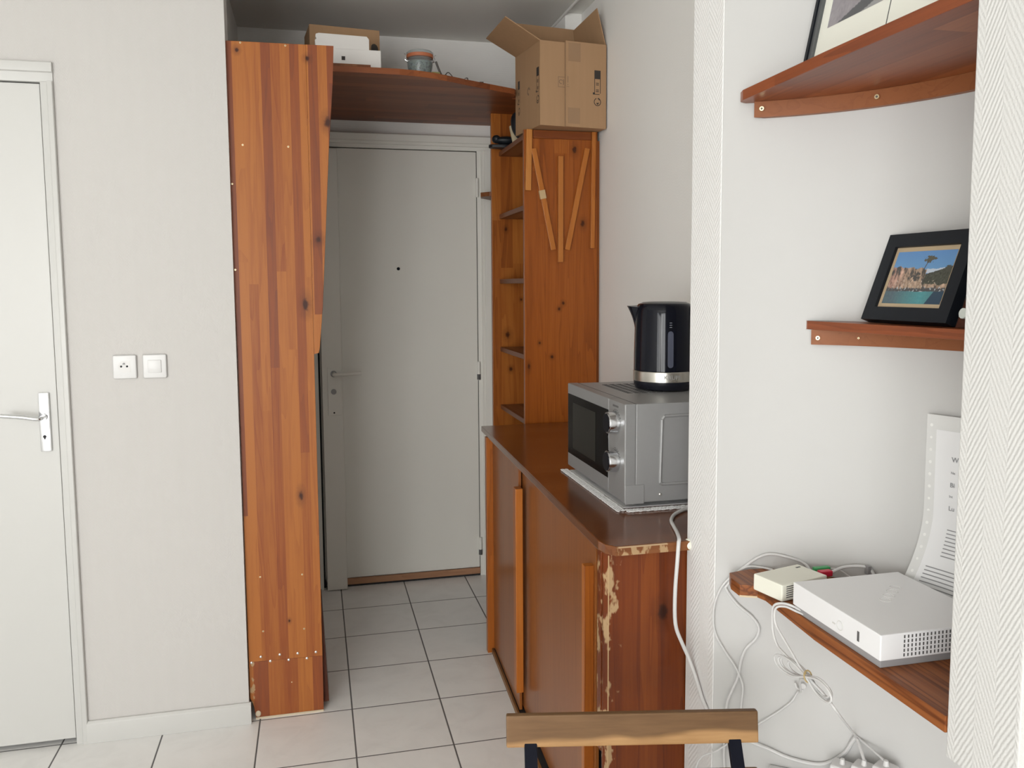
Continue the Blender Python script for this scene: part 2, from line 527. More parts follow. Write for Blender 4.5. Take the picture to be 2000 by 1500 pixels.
    def sheet(s, grid, th):
        """grid[i][j] of points -> sheet with thickness th along its own normals"""
        t = bmesh.new()
        vs = [[t.verts.new(p) for p in row] for row in grid]
        for i in range(len(vs) - 1):
            for j in range(len(vs[0]) - 1):
                t.faces.new((vs[i][j], vs[i + 1][j], vs[i + 1][j + 1], vs[i][j + 1]))
        t.normal_update()
        if th:
            bmesh.ops.solidify(t, geom=t.faces[:], thickness=th)
        return s._merge(t)


def wloc(o):
    v = Vector(o.location)
    while o.parent:
        o = o.parent
        v += Vector(o.location)
    return v


def obj(name, mb, mat, parent=None, loc=None, smooth=True, angle=35):
    me = bpy.data.meshes.new(name)
    o = bpy.data.objects.new(name, me)
    COL.objects.link(o)
    if parent is not None:
        o.parent = parent
        off = wloc(parent)
    else:
        off = Vector(loc) if loc else Vector((0, 0, 0))
        o.location = off
    bmesh.ops.translate(mb.bm, vec=-off, verts=mb.bm.verts)
    mb.bm.to_mesh(me)
    mb.bm.free()
    me.materials.append(mat)
    if smooth:
        for p in me.polygons:
            p.use_smooth = True
        me.set_sharp_from_angle(angle=math.radians(angle))
    return o


def tag(o, label, cat, group=None):
    o['label'] = label
    o['category'] = cat
    if group:
        o['group'] = group
    return o


def thing(name, label, cat, loc=(0, 0, 0), group=None):
    o = bpy.data.objects.new(name, None)
    COL.objects.link(o)
    o.location = loc
    o.empty_display_size = 0.05
    return tag(o, label, cat, group)


def struct(name, mb, mat, parent=None, smooth=True):
    o = obj(name, mb, mat, parent, None, smooth)
    if parent is None:
        o['kind'] = 'structure'
    return o


def text_mesh(body, size, bold=False):
    cu = bpy.data.curves.new('lettering', 'FONT')
    cu.body = body
    cu.size = size
    cu.extrude = 0.0
    if bold:
        cu.offset = size * 0.018
    o = bpy.data.objects.new('lettering', cu)
    COL.objects.link(o)
    dg = bpy.context.evaluated_depsgraph_get()
    me = bpy.data.meshes.new_from_object(o.evaluated_get(dg))
    bpy.data.objects.remove(o)
    bm = bmesh.new()
    bm.from_mesh(me)
    bpy.data.meshes.remove(me)
    bmesh.ops.triangulate(bm, faces=bm.faces[:])
    return bm


def img_grid(name, fn, nu, nv, P, parent, rough=0.35):
    """flat printed picture: fn(u,v)->linear rgb per face corner, P(u,v)->world point"""
    me = bpy.data.meshes.new(name)
    o = bpy.data.objects.new(name, me)
    COL.objects.link(o)
    o.parent = parent
    off = wloc(parent)
    vs = [Vector(P(i / nu, j / nv)) - off for j in range(nv + 1) for i in range(nu + 1)]
    fs = [(j * (nu + 1) + i, j * (nu + 1) + i + 1, (j + 1) * (nu + 1) + i + 1, (j + 1) * (nu + 1) + i) for j in range(nv) for i in range(nu)]
    me.from_pydata(vs, [], fs)
    ca = me.color_attributes.new('print', 'FLOAT_COLOR', 'POINT')
    k = 0
    for j in range(nv + 1):
        for i in range(nu + 1):
            c = fn(i / nu, j / nv)
            ca.data[k].color = (c[0], c[1], c[2], 1)
            k += 1
    t = NT(name + '_print')
    a = t.n('ShaderNodeVertexColor', layer_name='print')
    t.set(a.outputs[0], rough)
    me.materials.append(t.m)
    return o


# ------------------------------------------------------------------ the room shell
HALL_L, HALL_R, HALL_B, CEIL = -0.30, 1.155, 4.02, 2.607
WY = 2.78           # the wall with the white interior door
NC, NR = (0.633, 1.0696), 0.4815      # rounded corner of the niche (plan centre, radius); niche walls and contents scaled down about the camera

struct('floor', MB().box((-2.7, -2.7, -0.1), (1.4, 4.15, 0.0)), m_floor, smooth=False)
struct('ceiling', MB().box((-2.7, -2.7, CEIL), (1.4, 4.15, CEIL + 0.1)), m_ceil, smooth=False)
# wall with door_1: pieces around the opening
DX0, DX1, DH = -1.545, -0.765, 2.062
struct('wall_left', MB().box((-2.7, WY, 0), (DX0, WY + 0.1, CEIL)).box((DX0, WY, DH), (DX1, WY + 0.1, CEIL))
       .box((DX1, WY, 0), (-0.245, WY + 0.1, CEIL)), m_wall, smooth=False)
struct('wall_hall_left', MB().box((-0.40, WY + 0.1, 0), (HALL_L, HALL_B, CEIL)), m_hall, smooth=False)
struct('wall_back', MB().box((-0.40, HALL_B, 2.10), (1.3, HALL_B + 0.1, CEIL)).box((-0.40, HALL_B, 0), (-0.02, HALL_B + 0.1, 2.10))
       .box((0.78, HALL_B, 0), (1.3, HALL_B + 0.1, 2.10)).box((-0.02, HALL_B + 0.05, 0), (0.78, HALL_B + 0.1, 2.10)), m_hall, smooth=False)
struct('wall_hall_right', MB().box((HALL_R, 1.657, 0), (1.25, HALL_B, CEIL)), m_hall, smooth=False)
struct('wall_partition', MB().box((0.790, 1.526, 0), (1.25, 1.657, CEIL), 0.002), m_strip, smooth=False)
# rounded niche wall
a0 = math.atan2(1.5245 - NC[1], 0.792 - NC[0])
n = 40
arc = [(NC[0] + NR * math.cos(a0 * (1 - k / n)), NC[1] + NR * math.sin(a0 * (1 - k / n))) for k in range(n + 1)]
inner = arc + [(NC[0] + NR, 0.66)]
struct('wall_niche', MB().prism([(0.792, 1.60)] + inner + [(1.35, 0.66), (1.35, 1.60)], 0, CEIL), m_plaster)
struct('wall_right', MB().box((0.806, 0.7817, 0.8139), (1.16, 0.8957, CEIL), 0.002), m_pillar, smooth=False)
struct('wall_room_right', MB().box((1.25, -2.7, 0), (1.35, 0.7817, CEIL)), m_room, smooth=False)
WZ0, WZ1 = 0.20, 2.36
LY0, LY1 = -2.25, -0.85
RX_0, RX_1 = -2.30, -0.70
struct('wall_room_left', MB().box((-2.7, -2.7, 0), (-2.6, LY0, CEIL)).box((-2.7, LY1, 0), (-2.6, WY, CEIL))
       .box((-2.7, LY0, WZ1), (-2.6, LY1, CEIL)).box((-2.7, LY0, 0), (-2.6, LY1, WZ0)), m_room, smooth=False)
struct('wall_rear', MB().box((-2.6, -2.7, 0), (RX_0, -2.6, CEIL)).box((RX_1, -2.7, 0), (1.35, -2.6, CEIL))
       .box((RX_0, -2.7, WZ1), (RX_1, -2.6, CEIL)).box((RX_0, -2.7, 0), (RX_1, -2.6, WZ0)), m_room, smooth=False)
for k, (a, b) in enumerate(((LY0, LY1), (RX_0, RX_1))):
    def wb(mb, u0, z0, u1, z1, d0, d1, bev=.004):
        return mb.box((d0, u0, z0), (d1, u1, z1), bev) if k == 0 else mb.box((u0, d0, z0), (u1, d1, z1), bev)
    mb = MB()
    for x0, x1 in ((a, a + 0.06), (b - 0.06, b), ((a + b) / 2 - 0.045, (a + b) / 2 + 0.045)):
        wb(mb, x0, WZ0, x1, WZ1, -2.67, -2.62)
    for z0, z1 in ((WZ0, WZ0 + 0.08), (WZ1 - 0.06, WZ1)):
        wb(mb, a + 0.06, z0, b - 0.06, z1, -2.665, -2.625)
    w = struct('window_%d' % (k + 1), mb, m_paint, smooth=False)
    obj('pane', wb(MB(), a + 0.03, WZ0 + 0.04, b - 0.03, WZ1 - 0.03, -2.648, -2.642, 0), m_pane, w, smooth=False)
# boxed pipe with a cable along the top of the hall wall
struct('trim_1', MB().box((1.080, 3.52, 2.42), (HALL_R, HALL_B, CEIL), .003).tube([(1.077, 2.6, CEIL - .008), (1.077, 4.0, CEIL - .008)], 0.006, smooth=False), m_hall)
# skirting board
struct('baseboard_left', MB().prism([(WY - 0.014, 0.0), (WY, 0.0), (WY, 0.072), (WY - 0.007, 0.072), (WY - 0.014, 0.064)], -0.738, -0.238, 'X', 0.0015), m_paint)

# ------------------------------------------------------------------ door_1: white interior door on the left
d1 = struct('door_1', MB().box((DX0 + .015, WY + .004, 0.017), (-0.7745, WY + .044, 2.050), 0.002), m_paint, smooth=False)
fr = MB()
for x0, x1, y0, y1 in ((-0.772, -0.7445, WY - .010, WY + .05), (-0.7445, -0.735, WY - .018, WY + .0)):
    pass
fr.prism([(-0.7705, WY + .05), (-0.7705, WY - .006), (-0.752, WY - .006), (-0.750, WY - .013), (-0.737, WY - .013), (-0.735, WY - .010), (-0.735, WY), (-0.764, WY), (-0.764, WY + .05)], 0, 2.056, 'Z', 0.001)
fr.prism([(-1.578, WY), (-1.578, WY - .012), (-1.56, WY - .012), (-1.54, WY - .006), (-1.54, WY + .05), (-1.546, WY + .05), (-1.546, WY)], 0, 2.056, 'Z', 0.001)
fr.prism([(WY + .05, 2.0535), (WY - .006, 2.0535), (WY - .006, 2.0805), (WY - .013, 2.083), (WY - .013, 2.109), (WY - .010, 2.112), (WY, 2.112), (WY, 2.063), (WY + .05, 2.063)], -1.578, -0.735, 'X', 0.001)
obj('door_frame', fr, m_paint, d1)
obj('door_gap', MB().box((DX0 - .0, WY + .046, 0.002), (-0.764, WY + .05, 2.062)), m_black, d1, smooth=False)
hp = obj('handle_plate', MB().box((-0.8255, WY - .006, 0.946), (-0.7945, WY + .004, 1.128), 0.004), m_chrome, d1)
hp['label'] = 'chrome door handle plate'
hv = MB().cyl((-0.811, WY + .0, 1.054), (-0.811, WY - .020, 1.054), 0.0125, 0.011, 24)
hv.tube([(-0.811, WY - .012, 1.054), (-0.811, WY - .042, 1.054), (-0.822, WY - .050, 1.055), (-0.86, WY - .050, 1.0615), (-0.915, WY - .047, 1.0675)], 0.0068, 12, 8)
obj('lever', hv, m_chrome, d1)
obj('keyhole', MB().cyl((-0.8115, WY - .0065, 0.993), (-0.8115, WY - .001, 0.993), 0.0048).box((-0.8135, WY - .0064, 0.985), (-0.8095, WY - .001, 0.993)), m_black, d1)

# ------------------------------------------------------------------ door_2: entrance door at the end of the hall
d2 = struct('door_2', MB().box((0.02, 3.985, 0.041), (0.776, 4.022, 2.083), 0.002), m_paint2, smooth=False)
fr = MB()
# right jamb mouldings, left jamb, head
pr = [(0.779, 4.02), (0.779, 3.982), (0.798, 3.980), (0.800, 3.974), (0.812, 3.974), (0.815, 3.968), (0.843, 3.966), (0.850, 3.972), (0.852, 4.02)]
fr.prism(pr, 0, 2.088, 'Z')
fr.prism([(-0.055, 4.02), (-0.055, 3.93), (-0.004, 3.93), (-0.004, 3.955), (0.012, 3.96), (0.012, 4.02)], 0, 2.088, 'Z')
hd = [(4.02, 2.087), (3.982, 2.087), (3.980, 2.104), (3.974, 2.106), (3.974, 2.118), (3.968, 2.121), (3.966, 2.150), (3.972, 2.156), (4.02, 2.158)]
fr.prism(hd, -0.055, 0.852, 'X')
obj('door_frame', fr, m_paint2, d2)
obj('door_gap', MB().box((0.7765, 3.99, 0.012), (0.7795, 4.0, 2.087)).box((0.012, 3.988, 0.0), (0.022, 3.998, 2.087)).box((0.12, 3.995, 0.0), (0.776, 4.0, 0.010)), m_black, d2, smooth=False)
cv = obj('cover_strip', MB().box((0.028, 3.935, 0.004), (0.122, 3.984, 2.072), 0.003), m_paint2, d2, smooth=False)
obj('kick_strip', MB().box((0.123, 3.976, 0.010), (0.776, 3.985, 0.040), 0.001), m_doorsill, d2, smooth=False)['label'] = 'brown wooden draught strip'
obj('draught_seal', MB().box((0.123, 3.979, 0.0005), (0.776, 3.990, 0.010)), m_black, d2, smooth=False)
obj('peephole', MB().cyl((0.3955, 3.986, 1.5276), (0.3955, 3.980, 1.5276), 0.0075, None, 20), m_steelblk, d2)
obj('handle_plate', MB().box((0.053, 3.929, 0.846), (0.117, 3.936, 1.068), 0.002), m_paint2, d2, smooth=False)
lv = MB().cyl((0.082, 3.936, 1.040), (0.082, 3.905, 1.040), 0.011, 0.009)
lv.tube([(0.082, 3.93, 1.040), (0.082, 3.898, 1.040), (0.092, 3.890, 1.040), (0.15, 3.890, 1.042), (0.205, 3.893, 1.044)], 0.0085, 12)
obj('lever', lv, m_paint2, d2)
obj('lock_cylinder', MB().cyl((0.080, 3.934, 0.957), (0.080, 3.920, 0.957), 0.013, 0.012).box((0.078, 3.917, 0.948), (0.082, 3.921, 0.966)), m_greypl, d2)
obj('lever_collar', MB().cyl((0.081, 3.934, 1.041), (0.081, 3.924, 1.041), 0.015), m_greypl, d2)
obj('keyhole', MB().cyl((0.080, 3.9285, 0.858), (0.080, 3.934, 0.858), 0.004), m_black, d2)
for z in (1.914, 1.030, 0.150):
    h = obj('hinge', MB().cyl((0.7785, 3.976, z - .045), (0.7785, 3.976, z + .045), 0.0085, None, 16, 0.002), m_paint2, d2)
    if z < 1.8:
        obj('hinge_pin', MB().cyl((0.7785, 3.976, z - .043), (0.7785, 3.976, z - .016), 0.0088, None, 16), m_slot, h)

# ------------------------------------------------------------------ socket and switch
s = thing('wall_socket', 'white square power socket with two round holes, on wall left of the switch', 'socket', (-0.5755, WY, 1.2))
obj('plate', MB().box((-0.610, WY - .010, 1.1635), (-0.541, WY, 1.2375), 0.006, 3), m_wplast, s)
t_ = MB()
c = (-0.5765, 1.2015)
t_.prism([(c[0] + .0185, c[1] + .0185), (c[0] + .0185, c[1] - .0185), (c[0], c[1] - .0185)] + [(c[0] + .0185 * math.cos(a), c[1] + .0185 * math.sin(a)) for a in [(-PI / 2 - k * PI / 12) for k in range(1, 13)]], WY - .0105, WY - .008, 'Y')
obj('well', t_, plain('socket_well', (0.70, 0.69, 0.68), 0.4, var=0.01), s)
obj('pin_hole', MB().cyl((c[0] - .0085, WY - .0112, c[1] + .001), (c[0] - .0085, WY - .006, c[1] + .001), 0.0031), m_black, s)
obj('pin_hole', MB().cyl((c[0] + .0085, WY - .0112, c[1] + .001), (c[0] + .0085, WY - .006, c[1] + .001), 0.0031), m_black, s)
obj('earth_pin', MB().cyl((c[0] - .001, WY - .018, c[1] + .0095), (c[0] - .001, WY - .006, c[1] + .0095), 0.0025), m_greypl, s)
s = thing('light_switch', 'white square light switch with one rocker, right of the power socket', 'light switch', (-0.488, WY, 1.2))
obj('plate', MB().box((-0.5235, WY - .010, 1.163), (-0.4535, WY, 1.238), 0.006, 3), m_wplast, s)
obj('rocker', MB().box((-0.508, WY - .0135, 1.181), (-0.469, WY - .008, 1.2205), 0.0015), m_wplast, s)

# ------------------------------------------------------------------ tall reddish board at the hall's left edge
BY = 2.797
b = thing('tall_board', 'tall narrow reddish pine panel standing at left of the hall entrance, reaching near the ceiling', 'wooden panel', (-0.12, BY + .01, 0))
obj('main_board', MB().prism([(-0.2425, 0.200), (-0.003, 0.196), (-0.003, 1.24), (-0.003, 2.212), (-0.253, 2.210), (-0.2425, 1.2)], BY, BY + .018, 'Y', 0.0012), m_board, b, smooth=False)
obj('edge_strip', MB().prism([(-0.0027, 1.224), (0.012, 1.228), (0.0155, 1.242), (0.029, 1.38), (0.045, 1.63), (0.0605, 1.875), (0.079, 2.10), (0.084, 2.213), (-0.0028, 2.2125)], BY, BY + .018, 'Y', 0.0012), m_board, b, smooth=False)
obj('bottom_patch', MB().prism([(-0.226, 0.004), (-0.004, 0.004), (-0.003, 0.1955), (-0.2425, 0.1995), (-0.2425, 0.075), (-0.231, 0.045)], BY + .0005, BY + .018, 'Y', 0.001), m_board2, b, smooth=False)
obj('pale_foot', MB().box((-0.226, BY - .002, 0.0), (-0.004, BY + .016, 0.006)).ball((-.218, BY, .018), .009, (1, .4, 1.2)), plain('bare_wood', (0.58, 0.49, 0.36), 0.7), b)
obj('side_panel', MB().prism([(-0.22, 0.022), (0.0148, 0.022), (-0.0005, 0.372), (-0.22, 0.372)], 2.82, 2.955, 'Y'), m_darkside, b, smooth=False)
obj('side_foot', MB().box((-0.02, 2.90, 0.0), (0.0118, 2.955, 0.022)), plain('pale_block', (0.45, 0.36, 0.26), 0.7), b, smooth=False)
for x, z in [(-0.2014, 2.206), (-0.0656, 2.205), (-0.2045, 1.8923), (-0.0656, 1.8911), (-0.2405, 1.7702), (-0.2405, 1.5003), (-0.1971, 0.4885), (-0.0623, 0.4855), (-0.1933, 0.302), (-0.0609, 0.297)]:
    sc = obj('screw', MB().cyl((x, BY + .001, z), (x, BY - .0010, z), 0.0033, 0.0028, 14), m_brass, b)
    obj('slot', MB().cyl((x, BY, z), (x, BY - .0013, z), 0.0014, None, 8), m_slot, sc)
for x, z in [(-0.2342, .1974), (-0.2035, .2147), (-0.1736, .1967), (-0.1425, .2158), (-0.114, .1943), (-0.0842, .2138), (-0.0546, .193), (-0.0245, .2117)]:
    obj('nail', MB().ball((x, BY - .0003, z), 0.0047, (1, .55, 1), 12), m_zinc, b)
obj('nail', MB().ball((-0.1065, BY - .0003, .115), 0.0022, (1, .5, 1), 10), m_brass, b)

# ------------------------------------------------------------------ shelf over the entrance door
OZ = 2.215
front = [(-0.297, 3.14), (0.09, 3.134), (0.22, 3.128), (0.327, 3.128), (0.40, 3.140), (0.464, 3.161), (0.54, 3.202), (0.615, 3.244), (0.72, 3.297), (0.813, 3.344), (0.822, 3.360)]
o = obj('over_door_shelf', MB().prism(front + [(0.822, 3.428), (1.10, 3.478), (1.152, 3.50), (1.152, 4.017), (-0.297, 4.017)], OZ, OZ + .022, 'Z', 0.002), m_overshelf, None, (0.3, 3.5, OZ), False)
tag(o, 'wide brown shelf board with a curved front edge above the entrance door', 'shelf')

# things on it
SZ = OZ + .0222
o = thing('carton', 'flat closed brown carton behind the white boxes on the over-door shelf', 'box', (0.14, 3.5, SZ))
obj('body', MB().prism([(0.012, 3.42), (0.285, 3.45), (0.265, 3.63), (-0.008, 3.60)], SZ, 2.462, 'Z', 0.002), m_card, o, smooth=False)
obj('print', MB().ball((0.262, 3.4465, 2.385), .018, (.9, .03, 1.3), 12), m_ink, o)
o = thing('white_box', 'slim white box with one small black square, lower of the two white boxes', 'box', (0.17, 3.25, SZ), 'white boxes on the over-door shelf')
obj('body', MB().box((0.05, 3.222, SZ), (0.270, 3.40, 2.3225), 0.003), m_white_card, o, smooth=False)
obj('mark', MB().box((0.125, 3.2212, 2.2805), (0.138, 3.223, 2.2945)), m_ink, o, smooth=False)
o = thing('white_box', 'white box with rounded corners stacked on the lower white box', 'box', (0.13, 3.26, 2.3227), 'white boxes on the over-door shelf')
obj('body', MB().prism([(0.032, 2.3228), (0.2275, 2.3228), (0.2275, 2.362), (0.219, 2.372), (0.045, 2.3755), (0.034, 2.372), (0.032, 2.362), (0.036, 2.355), (0.030, 2.35)], 3.228, 3.38, 'Y', 0.002), m_white_card, o)
o = obj('wood_lath', MB().box((0.03, 3.150, SZ), (0.226, 3.185, SZ + .013), .001), m_unit_sh, None, (0.13, 3.17, SZ), False)
tag(o, 'short flat brown wood lath lying in front of the white boxes', 'wood piece')

JX, JY = 0.421, 3.262
j = thing('glass_jar', 'round clip-top glass jar with orange seal on the over-door shelf', 'jar', (JX, JY, SZ))
obj('glass', MB().lathe((JX, JY, SZ), [(0.034, 0), (0.040, .003), (0.044, .02), (0.049, .05), (0.050, .062), (0.046, .072), (0.046, .076)], 40), m_jar, j)
cn = NT('jar_filling')
f_ = cn.noise(cn.obj(), 90, 3)
cn.set(cn.ramp(f_, [(0.38, (0.04, 0.05, 0.05)), (0.5, (0.20, 0.25, 0.25)), (0.62, (0.10, 0.12, 0.08)), (0.7, (0.36, 0.40, 0.38))]), 0.4)
obj('filling', MB().lathe((JX, JY, SZ), [(0.034, 0.004), (0.041, .02), (0.046, .05), (0.045, .060)], 32), cn.m, j)
obj('seal', MB().lathe((JX, JY, SZ), [(0.044, .074), (0.0505, .075), (0.0505, .087), (0.046, .088)], 40), m_rubber, j)
obj('lid', MB().lathe((JX, JY, SZ), [(0.046, .086), (0.051, .088), (0.051, .094), (0.046, .099), (0.030, .101), (0.004, .1015)], 40), m_jar, j)
cl = MB()
for sgn in (-1, 1):
    cl.tube([(JX + sgn * .049, JY - .01, SZ + .060), (JX + sgn * .058, JY - .01, SZ + .067), (JX + sgn * .053, JY - .01, SZ + .083), (JX + sgn * .060, JY - .008, SZ + .088)], .0016, 6)
cl.tube([(JX + .0515 * math.cos(a), JY + .0515 * math.sin(a), SZ + .066) for a in [k * PI / 10 for k in range(20)]], .0013, 6, 3, True)
obj('clip', cl, m_chrome, j)
o = obj('dark_stick', MB().tube([(0.478, 3.235, SZ + .060), (0.488, 3.235, SZ + .034), (0.500, 3.235, SZ + .007)], .0042, 8).box((.492, 3.228, SZ + .0005), (.520, 3.245, SZ + .012), .003), m_wire, None, (0.49, 3.235, SZ))
tag(o, 'short dark stick leaning on the glass jar', 'stick')
o = obj('thin_wire', MB().tube([(0.512, 3.25, SZ + .003), (0.518, 3.25, SZ + .018), (0.528, 3.25, SZ + .026), (0.540, 3.25, SZ + .016), (0.552, 3.25, SZ + .003), (0.585, 3.262, SZ + .003), (0.597, 3.264, SZ + .010), (0.606, 3.266, SZ + .012), (0.612, 3.268, SZ + .003), (0.66, 3.297, SZ + .003), (.72, 3.33, SZ + .003)], .002, 6), m_wire, None, (0.54, 3.25, SZ))
tag(o, 'thin looped dark wire lying right of the glass jar', 'wire')
for k, (x, y, w_, h_, lab) in enumerate([(.572, 3.262, .03, .010, 'crumpled pale scrap beside the looped wire on the over-door shelf'), (.63, 3.285, .028, .007, 'small pale scrap midway along the right end of the over-door shelf'), (.70, 3.325, .035, .006, 'thin pale scrap nearest the open cardboard box')]):
    t_ = MB().box((x, y, SZ + .0002), (x + w_, y + .03, SZ + h_), .0015)
    for v in t_.bm.verts:
        v.co.z = max(SZ + .0002, v.co.z + .004 * noise.noise(Vector(v.co) * 60))
    tag(obj('paper_scrap', t_, m_bits, None, (x, y, SZ)), lab, 'scrap', 'scraps on the over-door shelf')
o = obj('small_dark_block', MB().box((.655, 3.296, SZ + .0002), (.676, 3.31, SZ + .009), .001), m_wire, None, (.665, 3.3, SZ))
tag(o, 'tiny dark block at the right end of the over-door shelf', 'block')
o = obj('olive_scrap', MB().box((.455, 3.185, SZ + .0002), (.487, 3.20, SZ + .010), .003), m_leaf, None, (.47, 3.19, SZ))
tag(o, 'small olive scrap at the foot of the glass jar', 'scrap')

# ------------------------------------------------------------------ tall shelf unit beyond the counter
u = thing('shelf_unit', 'tall orange pine shelf unit at the far end of the hall counter', 'shelf unit', (0.98, 3.5, 0))
obj('side_panel', MB().box((0.829, 3.260, 0), (1.137, 3.280, 2.062), 0.0015), m_unit, u, smooth=False)
obj('back_panel', MB().box((0.795, 3.720, 0), (1.152, 3.740, OZ - .001), 0.0015), m_unit_in, u, smooth=False)
obj('wall_panel', MB().box((1.139, 3.281, 0), (1.153, 3.719, 2.03)), m_unit_in, u, smooth=False)
for z in (2.045, 1.766, 1.474, 1.164, 0.897):
    obj('shelf', MB().box((0.830, 3.281, z - .020), (1.138, 3.719, z), 0.0015), m_unit_sh, u, smooth=False)
obj('top_rail', MB().box((0.866, 3.252, 2.028), (1.108, 3.260, 2.060), 0.001), wood('top_rail_wood', (0.10, 0.028, 0.012), (0.17, 0.05, 0.018), (0.24, 0.08, 0.025), 'X', 'Z', .03, 2, .4), u, smooth=False)


def batten(x0, z0, x1, z1, w=0.0105, th=0.013):
    """straight batten on the front of the side panel from (x0,z0) to (x1,z1)"""
    d = Vector((x1 - x0, 0, z1 - z0))
    L = d.length
    mt = Matrix.Translation(((x0 + x1) / 2, 3.2595 - th / 2, (z0 + z1) / 2)) @ Matrix.Rotation(math.atan2(d.x, d.z), 4, 'Y')
    return MB().box((-w, -th / 2, -L / 2), (w, th / 2, L / 2), .0015, 2, mt)


obj('batten', batten(.8495, 2.061, .8435, 1.822, .0115), m_batten, u, smooth=False)
obj('batten', batten(1.1185, 2.060, 1.1135, 1.5945, .0085), m_chandle, u, smooth=False)
lb = obj('batten', batten(.8662, 1.9868, .9482, 1.5876), m_chandle, u, smooth=False)
obj('tape_wrap', batten(.8995, 1.824, .9065, 1.790, .0125, .0145), plain('old_tape', (0.52, 0.36, 0.19), 0.6), lb, smooth=False)
obj('batten', batten(.9786, 1.9601, .9782, 1.5383, .0105, .014), m_batten, u, smooth=False)
obj('batten', batten(1.0906, 1.9939, 1.0062, 1.5878), m_chandle, u, smooth=False)
o = obj('bracket_shelf', MB().prism([(0.760, 3.80), (0.793, 3.76), (0.85, 3.745), (0.85, 3.96), (0.775, 3.87)], 1.852, 1.872, 'Z', 0.002), m_unit_sh, u, smooth=False)

# shoes on its top shelf
UZ = 2.0452
o = thing('shoe', 'dark shoe propped upright with a pale sole, beside the cardboard box', 'shoe', (0.86, 3.47, UZ), 'dark shoes on the shelf unit')
mt = Matrix.Translation((0.862, 3.485, UZ + .073)) @ Matrix.Rotation(math.radians(-16), 4, 'X') @ Matrix.Rotation(math.radians(-8), 4, 'Y')
sh = MB()
tb = bmesh.new()
bmesh.ops.create_uvsphere(tb, u_segments=20, v_segments=14, radius=1)
for v in tb.verts:
    v.co = Vector((v.co.x * .030, v.co.y * (.030 + .006 * v.co.z), v.co.z * .060))
sh._merge(tb, mt)
obj('upper', sh, m_shoe, o)
obj('sole', MB().box((-.028, .030, -.057), (.028, .046, .020), .006, 2, mt), m_sole, o)
o = thing('shoe', 'dark flat shoe lying with its toe over the shelf edge', 'shoe', (0.82, 3.62, UZ), 'dark shoes on the shelf unit')
obj('upper', MB().ball((0.845, 3.63, UZ + .034), .03, (1.9, 1.15, .62), 20).ball((0.80, 3.635, UZ + .040), .02, (1.0, 1.2, .9), 16), m_shoe, o)
obj('sole', MB().prism([(0.765, 3.62), (0.775, 3.605), (0.83, 3.60), (0.895, 3.605), (0.905, 3.63), (0.895, 3.655), (0.83, 3.66), (0.775, 3.65), (0.765, 3.635)], UZ + .0005, UZ + .014, 'Z', .003), m_blackrub, o)

# ------------------------------------------------------------------ open cardboard box
ang = math.radians(7.4)
cx, cy, BZ = 0.869, 3.160, 2.0625
MBX = Matrix.Translation((cx, cy, BZ)) @ Matrix.Rotation(ang, 4, 'Z')
BW, BD, BH = 0.282, 0.262, 0.318
bx = thing('cardboard_box', 'open brown cardboard box with raised flaps on top of the shelf unit', 'box', (cx + .14, cy + .13, BZ))
T = 0.004
w_ = MB()
w_.box((0, 0, 0), (BW, T, BH), 0, 2, MBX).box((0, BD - T, 0), (BW, BD, BH), 0, 2, MBX)
w_.box((0, T, 0), (T, BD - T, BH), 0, 2, MBX).box((BW - T, T, 0), (BW, BD - T, BH), 0, 2, MBX).box((T, T, 0), (BW - T, BD - T, T), 0, 2, MBX)
obj('body', w_, m_card, bx, smooth=False)


def flap(poly, p0, ax_, ang_):
    """flap polygon in local (u along hinge, v outward), hinged at p0 along ax_ ('X'/'Y')"""
    if ax_ == 'X':
        m2 = MBX @ Matrix.Translation(p0) @ Matrix.Rotation(ang_, 4, 'X')
    else:
        m2 = MBX @ Matrix.Translation(p0) @ Matrix.Rotation(ang_, 4, 'Y')
    return MB().prism(poly, -.0018, .0018, 'Z', 0, m2)


obj('flap', flap([(-.158, 0.000), (0, 0.0), (0, .255), (-.142, .262)], (0, 0, BH), 'Y', math.radians(27)), m_card, bx, smooth=False)
obj('flap', flap([(0, 0), (.282, 0), (.282, .135), (0, .135)], (0, BD, BH), 'X', math.radians(92)), m_card, bx, smooth=False)
obj('flap', flap([(0, 0), (.150, .006), (.128, .235), (0, .255)], (BW, 0, BH), 'Y', math.radians(-104)), m_card, bx, smooth=False)
# the fourth flap hangs down over the right half of the front
fl4 = obj('flap', MB().box((0.106, -0.0075, -0.001), (BW - .001, -0.0035, BH + .006), .0008, 1, MBX), m_card, bx, smooth=False)
obj('flap_shadow_edge', MB().box((0.104, -0.0035, 0.0), (0.110, -0.0005, BH), 0, 1, MBX), plain('card_edge_shade', (0.30, 0.19, 0.11), .8), bx, smooth=False)  # darker strip colours in the shadow along the hanging flap's edge
obj('tape', MB().box((.117, -.0082, .248), (.168, -.0074, .318), 0, 1, MBX), m_tape, bx, smooth=False)
obj('tape', MB().box((.115, -.0082, .012), (.166, -.0074, .072), 0, 1, MBX), m_tape, bx, smooth=False)
# printed marks: bottle icon, recycling ring, code square
pk = MB()


def ring(mb, u, v, r, w, y, m2, seg=24, a0_=0, a1_=2 * PI):
    vs, fs = [], []
    for k in range(seg + 1):
        a = a0_ + (a1_ - a0_) * k / seg
        vs += [(u + (r - w) * math.cos(a), y, v + (r - w) * math.sin(a)), (u + r * math.cos(a), y, v + r * math.sin(a))]
        if k:
            fs.append((2 * k - 2, 2 * k - 1, 2 * k + 1, 2 * k))
    mb.faces(vs, fs, m2)


def rect(mb, u0, v0, u1, v1, y, m2):
    mb.faces([(u0, y, v0), (u1, y, v0), (u1, y, v1), (u0, y, v1)], [(0, 1, 2, 3)], m2)


